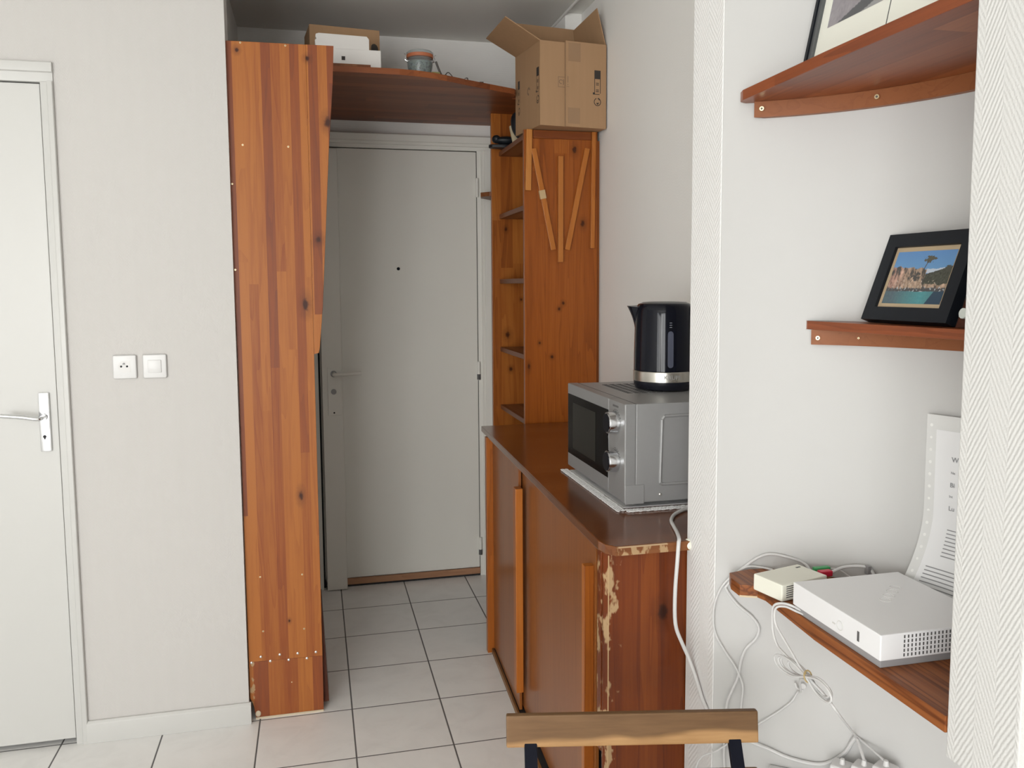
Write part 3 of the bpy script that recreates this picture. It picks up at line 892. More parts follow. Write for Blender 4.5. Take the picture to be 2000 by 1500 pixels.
def box_marks(mb, u, v, y, m2, k=1.0):
    rect(mb, u - .0135 * k, v + .052, u + .0135 * k, v + .085, y, m2)
    for a_, b_, c_, d_ in ((-.0135, -.008, -.011, .052), (.011, -.003, .0135, .052), (-.0135, -.008, .009, -.0055)):
        rect(mb, u + a_ * k, v + b_, u + c_ * k, v + d_, y, m2)
    rect(mb, u - .020 * k, v - .008, u - .013 * k, v + .000, y, m2)
    for q in range(3):
        rect(mb, u - .007 * k, v + .036 - q * .004, u + .006 * k, v + .038 - q * .004, y, m2)
        rect(mb, u - .007 * k, v + .010 - q * .004, u + .006 * k, v + .012 - q * .004, y, m2)
    rm = m2 @ Matrix.Translation((u, 0, v - .036)) @ Matrix.Diagonal((k, 1, 1, 1))
    ring(mb, 0, 0, .0155, .003, y, rm, 24, 1.9, 2 * PI + .6)
    ring(mb, .004, .006, .009, .0035, y, rm, 12, .2, 2.0)
    mb.faces([(-.006, y, -.004), (.008, y, -.002), (.001, y, -.011)], [(0, 1, 2)], rm)
    mb.faces([(.004, y, .017), (.011, y, .012), (.006, y, .006)], [(0, 1, 2)], rm)


box_marks(pk, .242, .137, -.0078, MBX)
obj('printed_mark', pk, m_ink, bx, smooth=False)
pk = MB()
ML = MBX @ Matrix.Rotation(math.radians(-90), 4, 'Z')      # local: u runs back along the left side
box_marks(pk, -.022, .137, -.0006, ML, .9)
obj('printed_mark', pk, m_ink, bx, smooth=False)
pk = MB()
box_marks(pk, -.222, .128, -.0006, ML, .7)
obj('printed_mark', pk, m_ink, bx, smooth=False)
p2 = MB()
for q in (((.076, .148), (.104, .150)), ((.076, .186), (.104, .188)), ((.076, .150), (.078, .186))):
    rect(p2, q[0][0], q[0][1], q[1][0], q[1][1], -.0004, MBX)
ring(p2, .088, .169, .0085, .003, -.0004, MBX, 16, .5, 5.2)
rect(p2, .097, .158, .1005, .178, -.0004, MBX)
rect(p2, .113, .166, .1155, .190, -.0078, MBX)
rect(p2, .113, .156, .1155, .160, -.0078, MBX)
rect(p2, .108, .150, .120, .1515, -.0078, MBX)
obj('faint_mark', p2, m_inkw, bx, smooth=False)
p2 = MB()
ring(p2, -.115, .150, .016, .008, -.0006, ML, 16, .2, 5.0)
obj('faint_mark', p2, m_inkw, bx, smooth=False)

# ------------------------------------------------------------------ low cabinet with varnished worktop


def FX(y):
    return 0.653 - 0.0413 * (3.08 - y)


cb = thing('low_cabinet', 'low wooden cabinet with sliding doors along the right side of the hall', 'cabinet', (0.88, 2.4, 0))
tp = MB().prism([(0.640, 3.232), (0.594, 1.690), (0.600, 1.662), (0.616, 1.641), (0.7885, 1.640), (0.7885, 1.6585), (1.150, 1.6585), (1.150, 3.242)], 0.8635, 0.885, 'Z', 0.003)
top = obj('worktop', tp, m_top, cb, smooth=False)
ed = MB()
ed.prism([(0.616, 1.6395), (0.7880, 1.6385), (0.7880, 1.641), (0.616, 1.6415)], 0.8645, 0.884, 'Z')
obj('worktop_edge', ed, wood('worn_edge', (0.13, 0.05, 0.02), (0.20, 0.085, 0.04), (0.27, 0.12, 0.06), 'X', 'Z', .1, 1, .5, 0, (), .6, ('X', 0.68, 0.16, 42), org=(0.88, 2.4, 0)), top, smooth=False)


obj('chipped_line', MB().box((0.622, 1.6378, 0.8815), (0.735, 1.6400, 0.8846)), plain('raw_line', (0.45, 0.30, 0.17), .7), top, smooth=False)


def cside(y0, y1, z0, z1, d0, d1, bev=0.0015):
    """slab on the cabinet's slanting front, between depths d0 < d1 behind the front line"""
    return MB().prism([(FX(y0) + d0, y0), (FX(y1) + d0, y1), (FX(y1) + d1, y1), (FX(y0) + d1, y0)], z0, z1, 'Z', bev)


obj('sliding_door', cside(2.60, 3.098, 0.022, 0.8630, 0.004, 0.014), m_cdoor, cb, smooth=False)
obj('sliding_door', cside(1.772, 2.66, 0.030, 0.8630, 0.018, 0.028), m_cdoor, cb, smooth=False)
obj('door_handle', cside(2.530, 2.568, 0.118, 0.797, -0.020, 0.004, 0.002), m_chandle, cb, smooth=False)
obj('door_handle', cside(1.784, 1.806, 0.112, 0.796, -0.006, 0.018, 0.002), m_chandle, cb, smooth=False)
obj('bottom_rail', cside(1.70, 3.095, 0.0, 0.020, -0.006, 0.002, 0.001), m_crail, cb, smooth=False)
obj('dark_recess', cside(1.71, 3.09, 0.002, 0.8625, 0.034, 0.038, 0), m_black, cb, smooth=False)  # black slab standing in for the shade behind the doors
obj('base_shade', cside(1.712, 3.09, 0.0002, 0.021, 0.003, 0.034, 0), m_black, cb, smooth=False)  # black slab painting the shadow under the doors, covering the floor there
obj('far_leg', MB().box((0.633, 3.100, 0.0), (0.660, 3.128, 0.862), 0.0015), m_chandle, cb, smooth=False)
obj('end_panel', MB().prism([(0.608, 1.660), (0.7950, 1.660), (0.7950, 1.680), (0.600, 1.680), (0.600, 1.672)], 0.0, 0.8630, 'Z', 0.001), m_cend, cb, smooth=False)
obj('chipped_edge', MB().box((0.6068, 1.6592, 0.0), (0.6088, 1.6612, 0.860)), plain('raw_chip', (0.50, 0.33, 0.17), .7), cb, smooth=False)
obj('corner_post', MB().box((0.5975, 1.681, 0.405), (0.620, 1.706, 0.8630), 0.002), m_cend, cb, smooth=False)
obj('carcass', MB().box((0.70, 1.740, 0.02), (1.148, 3.095, 0.8630)), m_cdoor, cb, smooth=False)

# ------------------------------------------------------------------ lace doily, microwave, kettle
DZ = 0.8853
do = thing('lace_doily', 'white lace doily under the microwave on the worktop', 'doily', (0.87, 2.15, DZ))
obj('cloth', MB().box((0.742, 1.925, DZ), (1.10, 2.37, DZ + .0025), .001), m_lace, do, smooth=False)
lc = MB()
random.seed(3)
per = []
for k in range(48):
    per.append((0.7335, 1.905 + .0101 * k))
for k in range(36):
    per.append((0.7435 + .0101 * k, 1.902))
per = [(0.7435 + .0101 * k, 1.9) for k in range(36)][::-1] + [(0.733, 1.902 + .0101 * k) for k in range(48)]
for i, (x, y) in enumerate(per):
    for r_, dd in ((.0052, -.002), (.0048, .0085)):
        if i < 36:
            c_ = (x + random.uniform(-.0008, .0008), y - .009 + dd * 1.2, DZ + .0018 + random.uniform(0, .0012))
        else:
            c_ = (x - .010 + dd * 1.2, y + random.uniform(-.0008, .0008), DZ + .0018 + random.uniform(0, .0012))
        lc.tube([(c_[0] + r_ * math.cos(a), c_[1] + r_ * math.sin(a), c_[2]) for a in [q * PI / 4 for q in range(8)]], .00125, 5, 2, True)
    if i % 2 == 0:
        if i < 36:
            lc.tube([(x - .010, y - .0125, DZ + .002), (x, y - .017, DZ + .002), (x + .010, y - .0125, DZ + .002)], .0013, 5)
        else:
            lc.tube([(x - .0135, y - .010, DZ + .002), (x - .018, y, DZ + .002), (x - .0135, y + .010, DZ + .002)], .0013, 5)
obj('lace_border', lc, m_lace, do)

MX0, MX1, MY0, MY1, MZ0, MZ1 = 0.738, 1.080, 1.905, 2.378, 0.902, 1.152
mw = thing('microwave', 'silver microwave oven with two knobs on the hall worktop', 'microwave', (0.9, 2.14, DZ + .003))
obj('body', MB().box((MX0 + .030, MY0 + .002, MZ0), (MX1, MY1 - .002, MZ1 - .001), .003), m_silver2, mw, smooth=False)
dr = obj('door', MB().box((MX0, MY0 + .118, MZ0 + .001), (MX0 + .030, MY1, MZ1), .003), m_silver, mw, smooth=False)
obj('door_glass', MB().box((MX0 - .0012, MY0 + .119, MZ0 + .040), (MX0 + .004, MY1 - .006, MZ1 - .030), .001), m_glass_dark, dr, smooth=False)
obj('window', MB().box((MX0 - .0018, MY0 + .215, MZ0 + .062), (MX0 + .003, MY1 - .055, MZ1 - .052)), m_mesh_dark, dr, smooth=False)
cp = obj('control_panel', MB().box((MX0, MY0, MZ0 + .001), (MX0 + .030, MY0 + .1165, MZ1), .003), m_silver, mw, smooth=False)
for z in (1.0975, 0.9985):
    kc = (MX0, MY0 + .062, z)
    k_ = MB().cyl((MX0 - .0, kc[1], z), (MX0 - .026, kc[1], z), .0290, .0270, 40, .0025)
    kn = obj('knob', k_, m_chrome, mw)
    obj('knob_face', MB().cyl((MX0 - .0255, kc[1], z), (MX0 - .0275, kc[1], z), .0232, None, 32), m_blackpl, kn)
    rg = MB()
    for a in range(9):
        an = PI * .15 + a * PI * .7 / 8
        rg.box((MX0 - .0006, kc[1] + .033 * math.cos(an) - .0012, z + .033 * math.sin(an) - .0012), (MX0 + .001, kc[1] + .033 * math.cos(an) + .0012, z + .033 * math.sin(an) + .0012))
    obj('dial_marks', rg, m_slot, cp, smooth=False)
mk = MB()
for q in range(7):
    mk.box((MX0 - .0005, MY0 + .045 + q * .0058, 1.1365), (MX0 + .001, MY0 + .0492 + q * .0058, 1.1415))
obj('maker_mark', mk, m_slot, cp, smooth=False)
sd = MB()
yy = MY0 + .0005
pl = [(MX0 + .095, MZ0 + .048), (MX0 + .099, MZ1 - .042), (MX0 + .106, MZ1 - .034), (MX1 - .02, MZ1 - .030), (MX1 - .02, MZ0 + .044), (MX0 + .101, MZ0 + .044)]
for q in range(len(pl)):
    a, b_ = pl[q], pl[(q + 1) % len(pl)]
    r_ = .0042
    sd.tube([(a[0], yy + .001, a[1]), (b_[0], yy + .001, b_[1])], r_, 8, 1, False, False)
obj('side_rib', sd, m_silver2, mw)
obj('side_screw', MB().ball((MX0 + .096, MY0 + .001, MZ0 + .018), .0042, (1, .6, 1), 12), m_zinc, mw)
obj('side_screw', MB().ball((MX0 + .196, MY0 + .001, MZ0 + .020), .0042, (1, .6, 1), 12), m_zinc, mw)
obj('foot_block', MB().box((MX0 + .002, MY0 - .0012, MZ0 - .002), (MX0 + .052, MY0 + .004, MZ0 + .046), .001), m_silver2, mw, smooth=False)
vt = MB()
for r_ in range(5):
    for q in range(16):
        x = MX0 + .085 + r_ * .022 + (q % 2) * .0
        y = MY0 + .20 + q * .0135
        vt.box((x, y, MZ1 - .0012), (x + .015, y + .0062, MZ1 - .0002))
obj('top_vents', vt, m_slot, mw, smooth=False)
obj('top_seam', MB().box((MX0 + .0295, MY0 + .003, MZ1 - .0015), (MX0 + .0315, MY1 - .003, MZ1 - .0002)), m_slot, mw, smooth=False)
for x in (MX0 + .05, MX1 - .05):
    for y in (MY0 + .05, MY1 - .05):
        obj('foot', MB().cyl((x, y, DZ + .0026), (x, y, MZ0 + .002), .013), m_blackrub, mw)

KX, KY, KZ = 0.957, 2.172, MZ1 + .0004
kt = thing('kettle', 'glossy black electric kettle with silver band standing on the microwave', 'kettle', (KX, KY, KZ))
bd = [(0.0805, .0525), (0.0838, .055), (0.0834, .10), (0.0822, .16), (0.0808, .205), (0.0798, .220), (0.0775, .231), (0.0725, .2385), (0.066, .2415)]
body = obj('body', MB().lathe((KX, KY, KZ), bd, 64), m_blackpl, kt)
obj('base', MB().lathe((KX, KY, KZ), [(0.070, 0), (0.079, .004), (0.0835, .014), (0.0838, .0245)], 64), m_bluefoot, kt)
band = obj('band', MB().lathe((KX, KY, KZ), [(0.0835, .0245), (0.0848, .0255), (0.0848, .0520), (0.0835, .0535)], 64), m_steelb, kt)
band['label'] = 'brushed silver band with maker name'
obj('lid', MB().lathe((KX, KY, KZ), [(0.0658, .2410), (0.060, .2435), (0.040, .2452), (0.01, .2458), (0.001, .2458)], 48), plain('lid_grey', (0.022, 0.026, 0.028), .3), kt)
# spout: swept lip on the far-left side of the rim
to_cam = math.atan2(-KY, -KX)
sa = to_cam - math.radians(92)
sp = MB()
t = bmesh.new()
rows = []
for q in range(13):
    f_ = q / 12
    zz = KZ + .148 + .082 * f_
    out = .0800 + .0245 * f_ ** 2.0
    hw = .014 + .020 * f_
    row = []
    for i in range(9):
        s_ = i / 8 * 2 - 1
        rr = .0775 + (out - .0775) * (1 - s_ * s_) ** .8
        an = sa + s_ * hw / .079
        row.append(t.verts.new((KX + rr * math.cos(an), KY + rr * math.sin(an), zz + .004 * (1 - s_ * s_) * f_)))
    rows.append(row)
for a, b_ in zip(rows, rows[1:]):
    for i in range(8):
        t.faces.new((a[i], a[i + 1], b_[i + 1], b_[i]))
ctr = t.verts.new((KX + .066 * math.cos(sa), KY + .066 * math.sin(sa), KZ + .236))
for i in range(8):
    t.faces.new((rows[-1][i], rows[-1][i + 1], ctr))
bmesh.ops.recalc_face_normals(t, faces=t.faces)
sp._merge(t)
obj('spout', sp, m_blackpl, kt)
ha = sa + PI
hd = Vector((math.cos(ha), math.sin(ha), 0))
kc = Vector((KX, KY, KZ))
obj('handle', MB().tube([kc + hd * .070 + Vector((0, 0, .228)), kc + hd * .105 + Vector((0, 0, .232)), kc + hd * .125 + Vector((0, 0, .205)), kc + hd * .124 + Vector((0, 0, .14)), kc + hd * .112 + Vector((0, 0, .085)), kc + hd * .080 + Vector((0, 0, .068))], .0105, 14), m_blackpl, kt)
# water gauge: rounded window on the side towards the room


def on_kettle(ang_, z, r):
    return (KX + r * math.cos(ang_), KY + r * math.sin(ang_), KZ + z)


def gauge(a_c, z0, z1, hw, r):
    mb = MB()
    gr = []
    for j_ in range(41):
        t__ = j_ / 40
        z = z0 + (z1 - z0) * (.5 - .5 * math.cos(PI * t__))
        e = min(z - z0, z1 - z)
        k_ = hw if e >= hw else math.sqrt(max(0, hw * hw - (hw - e) ** 2))
        k_ = max(k_, .0008)
        gr.append([on_kettle(a_c + (i / 6 * 2 - 1) * k_ / r, z, r - .004 * (z - .09) / .12 * .0 - (.0835 - .080) * max(0, (z - .06)) / .15) for i in range(7)])
    mb.sheet(gr, .0012)
    return mb


ga = to_cam + math.radians(12.5)
obj('water_gauge', gauge(ga, .066, .166, .0078, .0848), m_gauge, kt)
m_gm = plain('pale_marks', (0.30, 0.31, 0.34), .5)
for z in (.085, .116, .150):
    obj('gauge_mark', MB().faces([on_kettle(ga + s_ / .085, z + dz, .0850 - (.0035) * max(0, (z - .06)) / .15 + .0006) for s_, dz in ((-.003, 0), (.003, 0), (.003, .0035), (-.003, .0035))], [(0, 1, 2, 3)]), m_gm, kt, smooth=False)
for z in (.176, .182, .188):
    obj('gauge_mark', MB().faces([on_kettle(ga + s_ / .085, z + dz, .0838) for s_, dz in ((-.004, 0), (.004, 0), (.003, .0015), (-.003, .0015))], [(0, 1, 2, 3)]), m_gm, kt, smooth=False)
tx = text_mesh('KRUPS', 0.0145, True)
for v in tx.verts:
    x, y = v.co.x, v.co.y
    v.co = Vector(on_kettle(to_cam + math.radians(-0.5) + (x * 1.12 + .002) / .0850,   .0345 + y, .08505))
tm = MB()
tm._merge(tx)
obj('maker_name', tm, plain('name_print', (0.34, 0.335, 0.32), .4), band, smooth=False)

# ------------------------------------------------------------------ niche: three rounded-corner wall shelves
RR = 0.4665          # room side of the rails


def arc_pts(r, y_from, y_to, n=24):
    """points along the rounded wall at radius r from y_from (far) to y_to (near)"""
    a_1 = math.asin(max(-1, min(1, (y_from - NC[1]) / r)))
    a_2 = math.asin(max(-1, min(1, (y_to - NC[1]) / r)))
    return [(NC[0] + r * math.cos(a_1 + (a_2 - a_1) * k / n), NC[1] + r * math.sin(a_1 + (a_2 - a_1) * k / n)) for k in range(n + 1)]


def rail_mb(y0, y1, z0, z1):
    a = arc_pts(RR - .0, y0, y1)
    b_ = arc_pts(NR - .0005, y0 + .004, y1)
    return MB().prism(a + b_[::-1], z0, z1, 'Z', 0.0)


def screw_on(parent, x, y, z, r=.0048, mat=m_brass):
    d = Vector((NC[0] - x, NC[1] - y, 0)).normalized()
    p = Vector((x, y, z))
    sc = obj('screw', MB().cyl(p - d * .002, p + d * .0016, r, r * .9, 16), mat, parent)
    obj('slot', MB().cyl(p, p + d * .0020, r * .42, None, 10), m_slot, sc)


# top shelf
s1 = thing('corner_shelf', 'highest of the three reddish wall shelves, with a straight front edge and a curved rail', 'shelf', (0.9350, 1.2155, 1.7676), 'shelves in the rounded corner')
obj('board', MB().prism([(0.8097, 0.8960), (0.8069, 1.2155), (0.8097, 1.4820), (0.8153, 1.5007)] + arc_pts(NR - .002, 1.5072, .8960), 1.7956, 1.8152, 'Z', .0015), m_nshelf, s1, smooth=False)
r1 = obj('rail', rail_mb(1.4885, .8962, 1.7657, 1.7954), m_nrail, s1)
screw_on(s1, 0.8485, 1.4787, 1.7807)
screw_on(s1, 1.0028, 1.3459, 1.7814)
# middle shelf
s2 = thing('corner_shelf', 'middle wall shelf at eye level carrying the black framed seaside picture', 'shelf', (1.0098, 1.2155, 1.3281), 'shelves in the rounded corner')
obj('board', MB().prism([(0.9790, 0.8960), (0.9724, 1.0846), (0.9350, 1.4399), (0.9387, 1.4474)] + arc_pts(NR - .002, 1.4427, .8960), 1.3566, 1.3730, 'Z', .0008), m_nshelf, s2, smooth=False)
obj('rail', rail_mb(1.4259, .8962, 1.3276, 1.3564), m_nrail, s2)
screw_on(s2, 0.9429, 1.4170, 1.3407, .0044)
screw_on(s2, 0.9930, 1.3623, 1.3426, .0022)
# low shelf
s3 = thing('corner_shelf', 'lowest wall shelf, striped pine, carrying the white internet box', 'shelf', (0.9350, 1.2155, 0.8419), 'shelves in the rounded corner')
obj('board', MB().prism([(0.8035, 0.8962), (0.8045, 1.1959), (0.8172, 1.3726), (0.8116, 1.3922), (0.7817, 1.4062), (0.7835, 1.4446), (0.7948, 1.4726), (0.8415, 1.4820)] + arc_pts(NR - .002, 1.4773, .8962), 0.8466, 0.8700, 'Z', .0015), m_lowshelf, s3, smooth=False)
obj('worn_end', MB().prism([(0.7809, 1.4058), (0.8108, 1.3917), (0.8125, 1.3950), (0.7826, 1.4090)], 0.8462, 0.8496, 'Z'), plain('raw_edge', (0.62, 0.5, 0.34), .7), s3, smooth=False)

# black framed seaside photograph, leaning back on the middle shelf
tilt = math.radians(21)
FO = Vector((0.9743, 1.3324, 1.3806))          # bottom left front corner
e1 = Vector((0.05, -1, 0)).normalized()      # along the frame, towards the room
nb = Vector((1, 0.05, 0)).normalized()       # leaning direction (to the wall)
e2 = (nb * math.sin(tilt) + Vector((0, 0, 1)) * math.cos(tilt)).normalized()
e3 = e2.cross(e1).normalized()
if e3.x > 0:
    e3 = -e3


def slab(mb, O, A, B_, Nn, u0, v0, u1, v1, d0, d1, bev=0.0):
    """box in a frame's own axes: A along, B up, N outward"""
    mt = Matrix((A, B_, Nn)).transposed().to_4x4()
    mt.translation = O
    return mb.box((u0, v0, d0), (u1, v1, d1), bev, 2, mt)


FW, FH, FB = 0.199, 0.163, 0.0245
pf = thing('picture_frame', 'black framed photograph of a rocky coast leaning on the middle wall shelf', 'picture', FO)
mb = MB()
for (u0, v0, u1, v1) in ((0, 0, FW, FB), (0, FH - FB, FW, FH), (0, FB, FB, FH - FB), (FW - FB, FB, FW, FH - FB)):
    slab(mb, FO, e1, e2, e3, u0, v0, u1, v1, -.020, 0)
obj('frame', mb, m_frameblk, pf, smooth=False)
obj('mat_board', slab(MB(), FO, e1, e2, e3, FB - .002, FB - .002, FW - FB + .002, FH - FB + .002, -.010, -.006), m_matb, pf, smooth=False)
obj('stand', slab(MB(), FO, e1, e2, e3, .085, .012, .12, .12, -.024, -.020), m_frameblk, pf, smooth=False)


def seaside(u, v):
    n1 = noise.fractal(Vector((u * 9, v * 9, 1.3)), 1, 2, 5)
    n2 = noise.fractal(Vector((u * 34, v * 24, 7.1)), 1, 2, 4)
    n3 = noise.fractal(Vector((u * 22 + v * 3, v * 6, 3.7)), 1, 2, 5)
    c_ = (.10 + .05 * (1 - v), .24 + .10 * (1 - v), .50)
    if u > .58 and abs(v - (.60 + .12 * (u - .6))) < .04 + .03 * n1:
        c_ = (.46, .52, .60)
    hill = .40 + .36 * max(0, u - .5) + .025 * noise.noise(Vector((u * 34, 2, 2)))
    if u > .48 and v < hill + .12:
        g = .055 + .03 * n2
        c_ = (g * .95, g * 1.0, g * .72)
    top = .71 - .08 * u + .035 * noise.noise(Vector((u * 13, 0, 4))) + .02 * noise.noise(Vector((u * 45, 0, 9)))
    if u > .60:
        top = .36 + .03 * n1
    if v < top:
        g = max(.05, min(.72, .33 + .30 * n3 + .12 * n2))
        warm = max(0, min(1, (.32 - u) * 4)) * .3
        c_ = (g, g * (.70 - warm * .4), g * (.50 - warm * .15))
        if n3 < -.42 or (abs(u - .44) < .06 + .08 * n2 and .40 + .10 * n1 < v < .58 + .12 * n3):
            c_ = (.06, .055, .05)
    if v < .44 and n2 > .40 and u < .85:
        c_ = (.42, .35, .28)
    if (u - .60) ** 2 / .0085 + (v - .845) ** 2 / .0034 < 1 + 1.3 * n2:
        c_ = (.08, .075, .05)
    if (u - .95) ** 2 / .004 + (v - .66) ** 2 / .003 < 1 + 1.2 * n2:
        c_ = (.06, .06, .045)
    if abs(u - (.555 + .22 * (v - .70))) < .007 and .66 < v < .82:
        c_ = (.06, .045, .03)
    sea = .27 + .012 * n1
    if sea - .035 < v < sea + .03 + .03 * n2:
        g = .06 + .08 * max(0, n2)
        c_ = (g, g, g * 1.05)
        if n2 > .45:
            c_ = (.45, .48, .50)
    elif v <= sea - .035:
        k_ = max(0, 1 - abs(u - .64) * 2.0)
        c_ = (.07 + .01 * n2, .11 + .15 * k_ + .02 * n2, .13 + .15 * k_ + .01 * n2)
        if u > .74 + .4 * v:
            c_ = (.02, .05, .085)
    return c_


def PP(u, v):
    a = FB + .0075 + (FW - 2 * FB - .015) * u
    b_ = FB + .0085 + (FH - 2 * FB - .017) * v
    return FO + e1 * a + e2 * b_ + e3 * -.0055


img_grid('photograph', seaside, 230, 170, PP, pf, .25)

# dark wooden object half hidden by the pillar
o = thing('wooden_ornament', 'dark brown wooden piece with a pale round stud, half hidden beside the black framed picture', 'ornament', (1.0150, 1.0730, 1.3735))
obj('body', MB().prism([(0.9950, 1.3735), (1.0250, 1.3735), (1.0480, 1.4730), (1.0350, 1.4758)], 1.020, 1.126, 'Y', .002), m_darkwood, o, smooth=False)
obj('stud', MB().cyl((1.0060, 1.1130, 1.3954), (0.9975, 1.1130, 1.3968), .0085, None, 20), plain('pale_stud', (.62, .66, .62), .4), o)
obj('pale_corner', MB().box((1.0200, 1.1000, 1.4403), (1.0330, 1.1262, 1.4571), .002), m_bits, o, smooth=False)

# large framed print on the top shelf
tilt2 = math.radians(12)
GO = Vector((0.8864, 1.4119, 1.8204))
g1 = Vector((0, -1, 0))
g2 = Vector((math.sin(tilt2), 0, math.cos(tilt2)))
g3 = g2.cross(g1)
if g3.x > 0:
    g3 = -g3
GW, GH = 0.42, 0.375
gf = thing('picture_frame', 'large dark framed grey street print with wide white mat, on the highest wall shelf', 'picture', GO)
mb = MB()
for (u0, v0, u1, v1) in ((0, 0, GW, .008), (0, GH - .008, GW, GH), (0, .008, .008, GH - .008), (GW - .008, .008, GW, GH - .008)):
    slab(mb, GO, g1, g2, g3, u0, v0, u1, v1, -.022, 0)
obj('frame', mb, m_frameblk, gf, smooth=False)
mb = MB()
for (u0, v0, u1, v1) in ((.008, .008, GW - .008, .020), (.008, GH - .020, GW - .008, GH - .008), (.008, .020, .020, GH - .020), (GW - .020, .020, GW - .008, GH - .020)):
    slab(mb, GO, g1, g2, g3, u0, v0, u1, v1, -.014, -.003)
obj('frame_bevel', mb, m_framegrey, gf, smooth=False)
obj('mat_board', slab(MB(), GO, g1, g2, g3, .012, .012, GW - .012, GH - .012, -.014, -.008), m_mat, gf, smooth=False)
obj('mat_crease', slab(MB(), GO, g1, g2, g3, 0.2165, .012, .2182, .092, -.008, -.0074), m_framegrey, gf, smooth=False)


def street(u, v):
    n1 = noise.fractal(Vector((u * 8, v * 8, 3)), 1, 2, 4)
    n2 = noise.noise(Vector((u * 80, v * 30, 3)))
    g = .27 + .06 * n1 + .05 * n2
    c_ = (g * 1.03, g * .95, g * 1.02)
    kerb = .50 * u - .04
    if v < kerb and v > kerb - .09 - .05 * u:
        c_ = (.085, .088, .095)
    elif v <= kerb:
        c_ = (.30, .30, .30)
    wall = .30 + .30 * u
    if v > wall:
        g = .11 + .05 * n1
        if u < .42 and v > wall + .02:
            g = .30 if math.sin(u * 150 + 2 * n2) > .1 else .075
        c_ = (g, g, g * 1.06)
    return c_


def PG(u, v):
    return GO + g1 * (.045 + (GW - .09) * u) + g2 * (.085 + (GH - .15) * v) + g3 * -.0076


img_grid('print', street, 150, 100, PG, gf, .3)

# ------------------------------------------------------------------ internet box, fibre box, plugs, papers on the low shelf
LZ = 0.8702
ro = thing('internet_box', 'large flat white internet box with grey base on the lowest wall shelf', 'router', (0.9070, 1.1501, LZ))
RX0, RX1, RY0, RY1, RZT = 0.8083, 1.0210, 1.0350, 1.2679, 0.9223
obj('base', MB().box((RX0 + .003, RY0 + .003, LZ), (RX1 - .003, RY1 - .003, LZ + .0126), .001), m_greypl, ro, smooth=False)
bo = obj('body', MB().box((RX0, RY0, LZ + .0118), (RX1, RY1, RZT), .0018), m_router, ro, smooth=False)
vg = MB()
for i in range(22):
    for j_ in range(5):
        x = RX0 + .040 + i * .0067
        z = LZ + .0155 + j_ * .0071
        vg.box((x, RY0 - .0004, z), (x + .0023, RY0 + .001, z + .0047))
obj('vent_slots', vg, m_slot, bo, smooth=False)
obj('port', MB().box((RX0 - .0004, RY0 + .0495, LZ + .021), (RX0 + .001, RY0 + .0545, LZ + .037)), m_slot, bo, smooth=False)
rl = MB()
rl.tube([(RX0 - .0002, RY0 + .098 + .0075 * math.cos(a), LZ + .0275 + .0075 * math.sin(a)) for a in [k * PI / 8 for k in range(16)]], .0006, 6, 2, True)
rl.box((RX0 - .0004, RY0 + .110, LZ + .024), (RX0 + .001, RY0 + .118, LZ + .0265))
obj('button', rl, plain('button_ring', (.62, .62, .60), .35), bo)
lg = MB()
for q, (dx, dy) in enumerate(((0.10, .06), (.118, .075), (.136, .09), (.154, .105))):
    lg.tube([(RX0 + dx + .009 * math.cos(a), RY0 + dy + .06 + .009 * math.sin(a), RZT - .0001) for a in [k * PI / 6 for k in range(12)]], .0006, 6, 2, True)
obj('top_logo', lg, plain('glossy_logo', (.78, .78, .77), .12), bo)

fb = thing('fibre_box', 'small cream plastic box with slots at the left end of the lowest shelf', 'network box', (0.8555, 1.3464, LZ))
FM = Matrix.Translation((0.8097, 1.3043, LZ)) @ Matrix.Rotation(math.radians(14), 4, 'Z')
fbb = obj('body', MB().box((0, 0, .001), (.114, .073, .032), .003, 2, FM), m_cream, fb, smooth=False)
sl = MB()
for q in range(6):
    sl.box((.010, -.0004, .007 + q * .0040), (.052, .001, .0086 + q * .0040), 0, 1, FM)
obj('vent_slots', sl, m_slot, fbb, smooth=False)
obj('label_mark', MB().box((.094, .056, .0318), (.105, .060, .0323), 0, 1, FM), m_slot, fbb, smooth=False)

o = thing('red_plug_cable', 'white cable with a red plug behind the internet box', 'cable', (0.9350, 1.3670, LZ))
obj('plug', MB().box((0.9238, 1.3576, LZ + .018), (0.9500, 1.3707, LZ + .029), .002), m_red, o, smooth=False)
obj('lead', MB().tube([(0.9500, 1.3642, LZ + .0235), (0.9771, 1.3670, LZ + .030), (1.0005, 1.3576, LZ + .034), (1.0173, 1.3464, LZ + .033), (1.0229, 1.3352, LZ + .022), (1.0248, 1.3277, LZ + .003)], .0032, 8), m_cable, o)
obj('clip', MB().box((1.0126, 1.3389, LZ + .021), (1.0201, 1.3501, LZ + .038), .001), m_greypl, o, smooth=False)
o = thing('green_plug_cable', 'thin cable with a green plug behind the cream fibre box', 'cable', (0.9350, 1.3838, LZ))
obj('plug', MB().box((0.9257, 1.3782, LZ + .018), (0.9593, 1.3894, LZ + .029), .002), m_green, o, smooth=False)
obj('lead', MB().tube([(0.9593, 1.3838, LZ + .024), (0.9761, 1.3782, LZ + .022), (0.9911, 1.3670, LZ + .012), (1.0005, 1.3558, LZ + .003)], .0016, 6), m_cable, o)

# perforated sleeve with a printed sheet, leaning on the rounded wall
ps = thing('document_sleeve', 'printed sheet in a clear punched sleeve leaning on the rounded wall behind the internet box', 'document', (1.0472, 1.1875, LZ))
PH = 0.342


